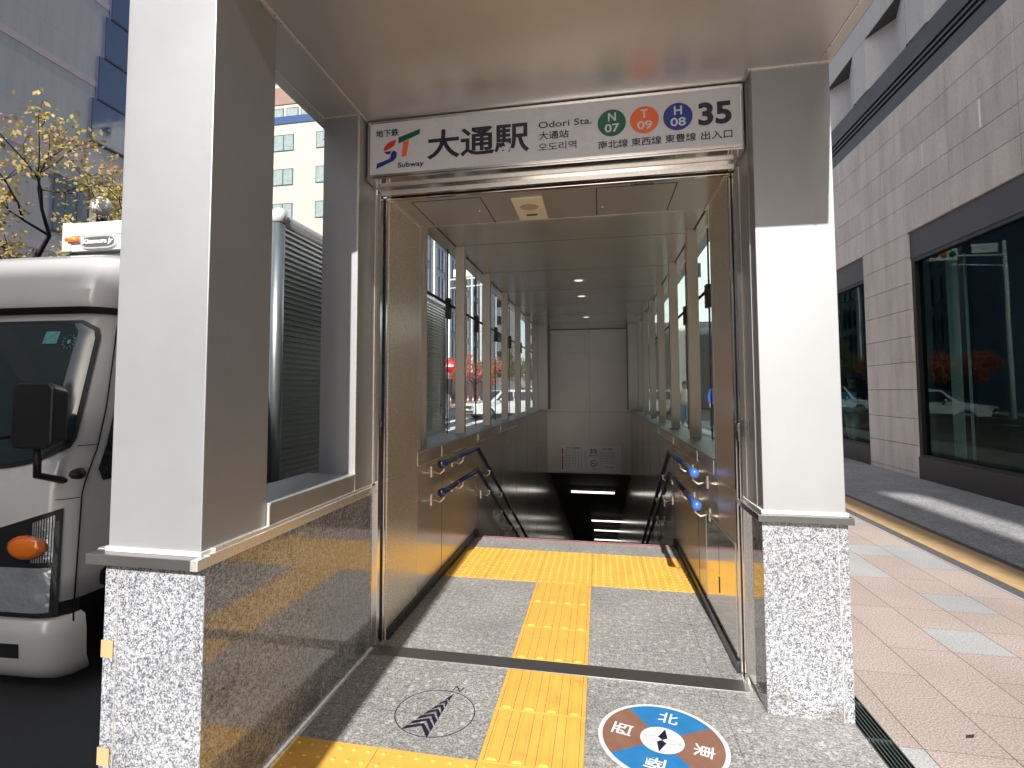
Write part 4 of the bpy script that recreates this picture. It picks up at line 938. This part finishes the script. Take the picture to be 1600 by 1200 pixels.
# box body
BZ0, BZ1, BY0, BY1, BXR, BXL = .50, 2.93, 4.02, 9.08, -2.60, -4.76
BX('box_body', 'alu_dark', tk, BXL+.03, BXR-.03, BY0+.03, BY1-.02, BZ0, BZ1-.02)
mb = MB(); nrib = 48; pts = []
for k in range(nrib):
    z = BZ0+.06+(BZ1-.12-BZ0-.06)*k/nrib; p_ = (BZ1-.12-BZ0-.06)/nrib
    pts += [(BXR-.026, z), (BXR-.002, z+p_*.14), (BXR-.002, z+p_*.45), (BXR-.026, z+p_*.60)]
vs = [(a, BY0+.09, b) for a, b in pts]+[(a, BY1-.05, b) for a, b in pts]; n0 = len(pts)
mb.add(vs, [(i, n0+i, n0+i+1, i+1) for i in range(n0-1)]); M['ribs'] = steel('ribbed aluminium', (.40, .43, .43), .3, .75); mb.build('ribbed_side', 'ribs', tk)
mb = MB().tube([(BXR-.035, BY0+.045, BZ0), (BXR-.035, BY0+.045, BZ1-.1)], .055, 16).box(BXR-.12, BXR-.035, BY0-.008, BY0+.03, BZ0, BZ1-.1); cp = mb.build('corner_post', 'alu_dark', tk)
mb = MB()
for k in range(34): mb.disc((BXR-.085, BY0-.009, BZ0+.05+.068*k), .006, -.003, 'y', 8)
mb.build('rivets', 'mirror_steel', cp)
mb = MB().tube([(BXR-.035, BY0+.045, BZ1-.11), (BXR-.035, BY0+.045, BZ1-.02), (BXR-.05, BY0+.05, BZ1+.01)], [.068, .068, .03], 16); mb.build('corner_cap', 'truck_white', tk)
mb = MB().tube([(BXR-.05, BY0+.1, BZ1-.07), (BXR-.05, BY1, BZ1-.07)], .06, 14); mb.build('top_rail', 'alu', tk)
mb = MB().box(BXR-.05, BXR-.008, BY1-.05, BY1, BZ0, BZ1-.04).box(BXR-.06, BXR+.004, BY0+.09, BY1, BZ0-.04, BZ0+.06); mb.build('edge_rail', 'alu_dark', tk)
mb = MB()
for y in (5.9,): mb.box(BXR-.004, BXR+.014, y, y+.14, .78, .80).box(BXR, BXR+.02, y+.05, y+.07, .70, .84)
for y in (8.6,): mb.box(BXR-.004, BXR+.03, y, y+.03, 1.0, 1.5).box(BXR, BXR+.04, y-.05, y+.08, 1.15, 1.19)
mb.build('side_latch', 'black', tk)
fh = MB().box(BXL+.02, BXR-.1, BY0-.02, BY0+.03, 2.66, 2.80).box(BXL+.0, BXR-.06, BY0-.03, BY0+.05, 2.80, 2.92).box(BXL-.0, BXL+.10, BY0-.035, BY0+.03, 2.66, 2.93).build('front_header', 'truck_white', tk, .012)
MB().tube([(-4.69, BY0-.045, 2.765), (-4.56, BY0-.045, 2.765)], .024, 10).build('marker_lamp', 'amber', fh)
mb = MB(); ov = [(-4.36+.19*math.copysign(abs(math.cos(t_*math.pi/16))**.5, math.cos(t_*math.pi/16)), 2.735+.062*math.copysign(abs(math.sin(t_*math.pi/16))**.6, math.sin(t_*math.pi/16))) for t_ in range(32)]
mb.prism(ov, lambda a, b: (a, BY0-.036, b), lambda a, b: (a, BY0-.02, b)); pl = mb.build('name_plate', 'trim', fh)
mb = MB(); mb.prism([(-4.36+(a+4.36)*.88, 2.735+(b-2.735)*.72) for a, b in ov], lambda a, b: (a, BY0-.040, b), lambda a, b: (a, BY0-.034, b)); mb.build('plate_field', 'alu_dark', pl)
mb = MB(); text_in(mb, 'Kitamura Jr', (-4.52, 2.708, -4.20, 2.762), lambda a, b: (a, BY0-.0415, b), .03); mb.build('lettering', 'white', pl)

# ================================================================== TREES
def tree(name, base, h, spread, n_tips, leaf, nleaf, lsize, label, cat='tree', group=None, zc=.62, trunk_r=.07, seed=1, flat=.8, forks=None):
    rnd = random.Random(seed); base = Vector(base); root = empty(name, base, label, cat, group)
    tb = MB(); tips = []
    top = base+Vector((rnd.uniform(-.2, .2), rnd.uniform(-.2, .2), h*.45))
    tb.tube([base, base.lerp(top, .5)+Vector((.04, .03, 0)), top], [trunk_r, trunk_r*.8, trunk_r*.6], 8)
    def grow(p, d, L, r_, lv):
        q_ = p+d*L*.5+Vector([rnd.uniform(-.12, .12)*L for _ in range(3)]); e_ = p+d*L+Vector([rnd.uniform(-.1, .1)*L for _ in range(3)])
        tb.tube([p, q_, e_], [r_, r_*.8, r_*.55], 6 if lv > 1 else 4, cap=False)
        if lv <= 1: tips.append((e_, d)); tips.append((q_, d))
        if lv > 0:
            for _ in range(3 if lv > 1 else 2):
                nd = (d+Vector((rnd.uniform(-.9, .9), rnd.uniform(-.9, .9), rnd.uniform(-.45, .65)))).normalized(); grow(e_ if rnd.random() < .7 else q_, nd, L*rnd.uniform(.6, .8), r_*.55, lv-1)
    for k in range(n_tips):
        a = 2*math.pi*(k+rnd.random()*.5)/n_tips; d0 = Vector((math.cos(a), math.sin(a), rnd.uniform(.35, 1.1))).normalized()
        grow(base.lerp(top, rnd.uniform(.75, 1)), d0, spread*rnd.uniform(.5, .62), trunk_r*.5, 3)
    tb.build('trunk', 'bark', root)
    lb = MB()
    for i in range(nleaf):
        e_, d0 = tips[rnd.randrange(len(tips))] if rnd.random() < .93 else tips[i % len(tips)]
        c = e_+Vector([rnd.gauss(0, .13*spread*.5) for _ in range(3)])
        a = Vector([rnd.gauss(0, 1) for _ in range(3)]).normalized(); b = a.orthogonal().normalized(); s_ = lsize*rnd.uniform(.6, 1.25)
        lb.add([c-a*s_, c+b*s_*.55, c+a*s_, c-b*s_*.55], [(0, 1, 2, 3)])
    lb.build('crown', leaf, root); return root
tree('street_tree', (-8.35, 6.6, -.13), 8.2, 1.75, 8, 'leaf_y', 5600, .038, 'thin street tree with sparse yellow leaves behind the truck cab', zc=.6, seed=11, trunk_r=.075)
tree('street_tree', (-11.0, 8.9, 0), 6.6, 1.8, 6, 'leaf_y', 3600, .045, 'low yellow leaved tree beyond the truck, left of the taller one', seed=5, trunk_r=.06)
tree('street_tree', (-12.6, 42, 0), 5.2, 2.0, 7, 'leaf_r', 3200, .09, 'red leaved tree seen through the first left glass pane', group='red trees beyond the crossing', seed=3)
tree('street_tree', (-10.2, 44, 0), 5.4, 2.1, 7, 'leaf_r', 3200, .09, 'red leaved tree seen through the second left glass pane', group='red trees beyond the crossing', seed=8)
tree('street_tree', (-8.6, 50, 0), 6.4, 2.2, 6, 'leaf_g', 3000, .10, 'greenish tree seen through the third left glass pane', group='green trees beyond the crossing', seed=4)
tree('street_tree', (-6.8, 58, 0), 7.2, 2.4, 6, 'leaf_g', 2600, .11, 'thin greenish tree seen through the fourth left glass pane', group='green trees beyond the crossing', seed=9)
# globe lamp
gl_ = empty('globe_lamp', (-7.0, 6.44, -.13), 'white globe street lamp just above the truck roof', 'street lamp')
MB().tube([(-7.0, 6.44, -.13), (-7.0, 6.44, 3.85)], .05, 10).build('post', 'dark_metal', gl_); MB().ball((-7.0, 6.44, 4.07), .135, 20, 14).build('globe', 'white', gl_); MB().disc((-7, 6.44, 3.84), .07, .06).build('collar', 'dark_metal', gl_)

# ================================================================== FAR BUILDINGS
M['wall_bluegrey'] = wallmat('blue grey panels', (.34, .345, .365), {'lines': [(1, 2.3, .2), (2, 1.3, 0)], 'w': .02, 'k': .25, 'c': (.15, .17, .22)}, .35, stain=.1)
M['wall_pink'] = plain('mauve band', (.42, .355, .40), .35)
M['navy_glass'] = plain('navy glass', (.01, .045, .13), .05, spec=1)
M['wall_cream'] = wallmat('cream tiles', (.37, .34, .285), None, .7, stain=.08)
M['wall_white'] = wallmat('white concrete', (.72, .72, .70), {'lines': [(0, 1.8, 0), (2, 3.4, .4)], 'w': .05, 'k': .35}, .6, stain=.1)
M['wall_blue'] = wallmat('blue cladding', (.13, .19, .32), {'lines': [(2, 3.2, 0)], 'w': .05, 'k': .4}, .4, stain=.1)
M['wall_brown'] = wallmat('brown brick', (.22, .14, .11), {'lines': [(2, .6, 0)], 'w': .03, 'k': .3}, .8)
M['wall_grey'] = wallmat('grey facade', (.34, .34, .35), {'lines': [(2, 3.3, 0)], 'w': .06, 'k': .4}, .7)
M['window_dark'] = plain('dark window', (.02, .03, .045), .06, spec=1)
M['curtain'] = plain('curtained window', (.20, .25, .24), .15, vary=.2)
M['frame_dark'] = plain('navy frame', (.02, .025, .06), .4)
A = empty('office_building', (-15, 5, 0), 'tall blue grey building with mauve stripes and stepped navy glass at top left', 'building')
BX('wall', 'wall_bluegrey', A, -30, -15, -10, 21, -.1, 34, bevel=0)
mb = MB()
for z0, z1 in ((7.95, 8.55), (10.68, 10.88), (13.35, 13.55), (16, 16.2), (18.7, 18.9), (3.2, 3.5), (5.3, 5.5)): mb.box(-15.0, -14.985, -10, 21, z0, z1)
mb.build('stripe', 'wall_pink', A)
zz = [8.95, 10.32, 11.72, 13.1, 14.5, 15.9, 17.3]; yy = [13.25, 13.42, 13.6, 13.78, 13.95, 14.1]
for i in range(6):
    f_ = BX('window', 'frame_dark', A, -15.01, -14.93, yy[i], 18.5, zz[i], zz[i+1]-.03, bevel=0)
    MB().box(-14.931, -14.925, yy[i]+.04, 14.6, zz[i]+.05, zz[i+1]-.06).box(-14.931, -14.925, 14.65, 18.4, zz[i]+.05, zz[i+1]-.06).build('pane', 'navy_glass', f_)
f_ = BX('window', 'frame_dark', A, -15.01, -14.94, 12.2, 13.28, 5.9, 7.55, bevel=0); MB().box(-14.941, -14.936, 12.25, 12.55, 5.95, 7.5).box(-14.941, -14.936, 12.58, 12.9, 5.95, 7.5).box(-14.941, -14.936, 12.93, 13.24, 5.95, 7.5).build('pane', 'window_dark', f_)
f_ = BX('window', 'frame_dark', A, -15.01, -14.94, 13.28, 17.0, 5.9, 7.55, bevel=0); MB().box(-14.941, -14.936, 13.33, 14.2, 5.95, 7.5).box(-14.941, -14.936, 14.24, 16.9, 5.95, 7.5).build('pane', 'white_panel', f_)
def shopfront(B, x, y0, y1, n):
    for k in range(n):
        a = y0+(y1-y0)*k/n; f_ = BX('window', 'frame_dark', B, x-.01, x+.06, a+.2, a+(y1-y0)/n-.2, .4, 3.0, bevel=0); MB().box(x+.059, x+.066, a+.3, a+(y1-y0)/n-.3, .5, 2.9).build('pane', 'window_dark', f_)
shopfront(A, -15, -8, 20, 7)
def winset(B, mk, places):
    first = None
    for p_ in places:
        if first is None: first = mk()
        o_ = first.copy(); col.objects.link(o_); o_.name = 'window'; o_.parent = B; o_.location = Vector(p_)-WLOC[B.name]
        for ch in first.children: c_ = ch.copy(); col.objects.link(c_); c_.name = 'pane'; c_.parent = o_; c_.location = (0, 0, 0)
    for ch in list(first.children): bpy.data.objects.remove(ch)
    bpy.data.objects.remove(first)
def mkwin(w, h, face, glassm='curtain', frm='frame_dark', mull=True):
    def f():
        if face == '-y':
            o_ = MB().box(-w/2, w/2, -.06, .06, 0, h).build('w', frm, None); m_ = MB()
            m_.box(-w/2+.08, -.06, -.07, -.055, .08, h-.08).box(.06, w/2-.08, -.07, -.055, .08, h-.08) if mull else m_.box(-w/2+.08, w/2-.08, -.07, -.055, .08, h-.08)
        else:
            o_ = MB().box(-.06, .06, -w/2, w/2, 0, h).build('w', frm, None); m_ = MB().box(.055, .07, -w/2+.06, w/2-.06, .06, h-.06)
        p_ = m_.build('pane', glassm, None); p_.parent = o_; return o_
    return f
B = empty('apartment_building', (-29, 52, 0), 'cream building with paired dark framed windows seen between the left pillars', 'building')
BX('wall', 'wall_cream', B, -42, -24.5, 50, 64, 0, 29.3, bevel=0)
winset(B, mkwin(2.3, 1.75, '-y'), [(x, 50, 26.4-3.65*k) for k in range(7) for x in (-36.9, -32.0, -27.15)])
BX('balcony_band', 'navy_glass', B, -41.9, -24.6, 49.9, 50.1, 29.3, 30.1, bevel=0)
BX('roof_storey', 'wall_cream', B, -40, -26, 51.5, 62, 29.3, 34.6, bevel=0)
winset(B, mkwin(1.4, 1.6, '-y', mull=False), [(-39+1.75*k, 51.5, 30.3) for k in range(8)])
BX('roof_band', 'wall_brown', B, -40, -26, 51.4, 51.5, 32.3, 34.2, bevel=0)
Cc = empty('office_building', (-18, 70, 0), 'blue tower with tall white fins and narrow windows seen through the left glass', 'building')
BX('wall', 'wall_blue', Cc, -26, -18, 49.5, 92, 0, 42, bevel=0)
for k in range(8): BX('fin', 'wall_white', Cc, -18, -17.55, 50.5+6*k, 51.2+6*k, 4, 42, bevel=0)
winset(Cc, mkwin(.75, 2.5, '+x', 'window_dark', mull=False), [(-17.98, 52.6+6*b_+1.35*c_, 5.5+3.3*k) for b_ in range(6) for c_ in range(3) for k in range(5)])
shopfront(Cc, -18, 50, 91, 9)
def slab(label, x0, x1, y0, y1, h, mat, name='office_building', nx=5, nz=5, w=1.6, hh=1.6, g='-y', z0=4., dz=3.3, wm='window_dark', group=None):
    S_ = empty(name, ((x0+x1)/2, y0, 0), label, 'building', group); BX('wall', mat, S_, x0, x1, y0, y1, 0, h, bevel=0)
    if g == '-y': winset(S_, mkwin(w, hh, '-y', wm), [(x0+(x1-x0)*(i+.5)/nx, y0, z0+dz*k) for i in range(nx) for k in range(nz)])
    if g == '+y': winset(S_, mkwin(w, hh, '-y', wm), [(x0+(x1-x0)*(i+.5)/nx, y1+.05, z0+dz*k) for i in range(nx) for k in range(nz)])
    BX('parapet', mat, S_, x0-.1, x1+.1, y0-.1, y1+.1, h, h+.4, bevel=0)
    return S_
slab('striped brown and white building at the far end of the left street', -16, -6, 120, 140, 24, 'wall_brown', nx=5, nz=6, w=1.9, hh=1.3)
slab('pale grey building behind the green trees', -30, -17, 100, 118, 26, 'wall_white', nx=6, nz=7, w=1.4)
slab('low grey building closing the view straight ahead', -5, 6, 95, 110, 15, 'wall_grey', nx=5, nz=3)
F_ = slab('white building with dark ground floor seen through the right glass', 2.5, 24, 48, 62, 30, 'wall_white', nx=6, nz=7, w=1.2, hh=1.2, z0=11, dz=3)
for k in range(7): BX('column', 'stone', F_, 3+3.3*k, 3.7+3.3*k, 47.3, 48, 0, 7.2, bevel=0)
BX('arcade', 'dark_metal', F_, 2.6, 23.9, 47.8, 48.02, 0, 7.2, bevel=0)
# buildings behind the camera: they shade the truck on the left and the stone building on the right
L_ = slab('tall office block behind the viewpoint shading the truck', -46, -1.12, -36, -20, 16.4, 'wall_grey', nx=10, nz=4, w=2.2, hh=1.6, g='+y')
Rr = empty('office_building', (10, -18, 0), 'tall block behind the viewpoint shading the stone building', 'building')
BX('wall', 'wall_cream', Rr, 4.96, 40, -16, -15, 0, 46, bevel=0); BX('shade_bridge', 'wall_cream', Rr, 4.45, 5.0, -15.7, -15.1, 15.8, 17.1, bevel=0); BX('rear_wing', 'wall_cream', Rr, 5.7, 40, -32, -16, 0, 45, bevel=0); BX('fin', 'wall_cream', Rr, 3.66, 4.50, -15.8, -15, 0, 46, bevel=0)  # unseen fin, slot and bridge shaped to cut sun patches on the shaded pavement
winset(Rr, mkwin(2.0, 1.6, '-y', 'window_dark'), [(7+3.6*i, -14.95, 4+3.3*k) for i in range(8) for k in range(8)])
up_ = empty('shadow_pole', (-1.034, -1.2, 0), 'plain grey pole added behind the viewpoint to cast the floor shadow strip', 'pole')  # unseen pole added to throw the shadow strip along the left wall
MB().tube([(-1.034, -1.2, 0), (-1.034, -1.2, 7.5)], [.092, .088], 20).build('shaft', 'kerb_dark', up_); MB().disc((-1.034, -1.2, 0), .12, .03).build('base_plate', 'dark_metal', up_)

# ================================================================== STREET THINGS BEYOND THE GLASS
ne = empty('no_entry_sign', (-5.9, 21, -.13), 'round red no entry sign with white bar on a grey post', 'road sign')
MB().tube([(-5.9, 21, -.13), (-5.9, 21, 2.75)], .035, 10).build('post', 'kerb_dark', ne)
dn = MB().disc((-5.9, 20.95, 2.42), .26, -.01, 'y', 32).build('disc', 'red', ne); MB().box(-6.09, -5.71, 20.93, 20.939, 2.38, 2.46).build('bar', 'white', dn)
BX('signal_box', 'dark_plastic', ne, -6.1, -5.8, 20.9, 21.1, 1.3, 1.9, bevel=.01)
for i in range(7):
    x, y = -15.6+.62*i, 56+.3*(i % 2)
    c_ = empty('traffic_cone', (x, y, 0), ('leftmost orange traffic cone', 'second orange cone from the left', 'third orange cone from the left', 'middle orange cone', 'third orange cone from the right', 'second orange cone from the right', 'rightmost orange traffic cone')[i]+' in the row before the blue tower', 'traffic cone', 'orange cones before the blue tower')
    MB().tube([(x, y, .03), (x, y, .85)], [.17, .035], 12).build('cone_body', 'cone', c_); BX('base', 'cone', c_, x-.22, x+.22, y-.22, y+.22, 0, .04); MB().tube([(x, y, .42), (x, y, .62)], [.109, .079], 12).build('white_band', 'white', c_)
def car(loc, rz, label, paint='truck_white', van=False):
    c_ = empty('parked_car', (0, 0, 0), label, 'car', 'white cars on the road beyond the left glass')
    Hh = 1.9 if van else 1.62
    prof = [(-2.25, .30), (-2.28, .62), (-2.15, .86), (-1.25, 1.0), (-.55, Hh-.08), (-.2, Hh), (1.5, Hh), (2.0, Hh-.14), (2.22, 1.05), (2.25, .32)]
    def ring(sx): return [(sx, a, b) for a, b in prof]
    mb = MB(); secs = [(-.86, .93), (-.80, 1), (.80, 1), (.86, .93)]; n0 = len(prof); vs = []
    for sx, k in secs:
        for a, b in prof: tap = max(0, b-1.0)*.22; vs.append((sx-(tap if sx > 0 else -tap), a*(.985 if abs(sx) > .82 else 1), .3+(b-.3)*(k if False else 1)))
    mb.add(vs, [(j*n0+i, j*n0+(i+1) % n0, (j+1)*n0+(i+1) % n0, (j+1)*n0+i) for j in range(3) for i in range(n0)]+[tuple(range(n0)), tuple(range(3*n0, 4*n0))[::-1]])
    mb.build('body', paint, c_, .04, merge=True)
    for sx in (-1, 1):
        xx = lambda z: sx*(.865-max(0, z-1.0)*.22)
        z0, z1 = 1.04, Hh-.12
        for ya, yb, yc, yd in ((-1.0, .1, .1, -.52), (.17, 1.15, 1.15, .17), (1.22, 2.0, 1.85, 1.22)):
            w_ = MB().add([(xx(z0), ya, z0), (xx(z0), yb, z0), (xx(z1), yc, z1), (xx(z1), yd, z1)], [(0, 1, 2, 3)]); w_.build('side_window', 'window_dark', c_)
        for y in (-1.42, 1.38):
            w_ = MB().tube([(sx*.70, y, .33), (sx*.885, y, .33)], .33, 20).build('wheel', 'rubber', c_); MB().tube([(sx*.886, y, .33), (sx*.892, y, .33)], .2, 14).build('rim', 'alu', w_)
        MB().box(sx*.62-.16, sx*.62+.16, -2.30, -2.20, .66, .80).build('headlight', 'chrome', c_, .02)
        MB().ball((sx*.98, -.75, 1.08), .1, 10, 8, sc=(1, .6, .7)).build('wing_mirror', paint, c_)
    MB().add([(-.70, -1.22, 1.02), (.70, -1.22, 1.02), (.62, -.60, Hh-.10), (-.62, -.60, Hh-.10)], [(0, 1, 2, 3)]).build('windscreen', 'window_dark', c_).location = (0, -.03, .012)
    MB().box(-.45, .45, -2.31, -2.24, .58, .74).box(-.6, .6, -2.31, -2.25, .36, .48).build('grille', 'dark_plastic', c_, .01)
    BX('number_plate', 'white', c_, -.17, .17, -2.325, -2.312, .48, .57, bevel=0)
    BX('underbody', 'black', c_, -.78, .78, -2.0, 2.0, .2, .32, bevel=0)
    c_.location = loc; c_.rotation_euler = (0, 0, rz); return c_
car((-5.3, 30.5, -.13), R(-52), 'white estate car turning across the road, seen through the second and third left panes')
car((-5.0, 41, -.13), R(-60), 'white van further back seen through the farthest left panes', van=True)
car((3.0, 36, -.13), R(-80), 'pale yellow taxi seen low through the right glazing', paint='cloth_white')

# traffic signal at the crossing
sgx = empty('traffic_signal', (-8.6, 30.4, -.13), 'white horizontal traffic signal on a tall pole with a long arm at the crossing', 'traffic signal')
MB().tube([(-8.6, 30.4, -.13), (-8.6, 30.4, 8.6)], [.12, .08], 12).build('pole', 'white', sgx)
MB().tube([(-8.6, 30.4, 7.9), (-4.6, 30.4, 8.05)], [.06, .04], 10).tube([(-8.6, 30.4, 7.4), (-6.4, 30.4, 7.55)], .035, 8).build('arm', 'white', sgx)
hd = BX('signal_head', 'white', sgx, -6.6, -5.35, 30.2, 30.5, 7.72, 8.32, bevel=.04)
for x, m_ in ((-6.35, 'green'), (-5.97, 'amber'), (-5.6, 'red')): MB().disc((x, 30.195, 8.02), .15, -.02, 'y', 20).build('lens', m_, hd)
BX('name_board', 'white', sgx, -8.3, -7.2, 30.33, 30.37, 8.05, 8.5, bevel=.01)
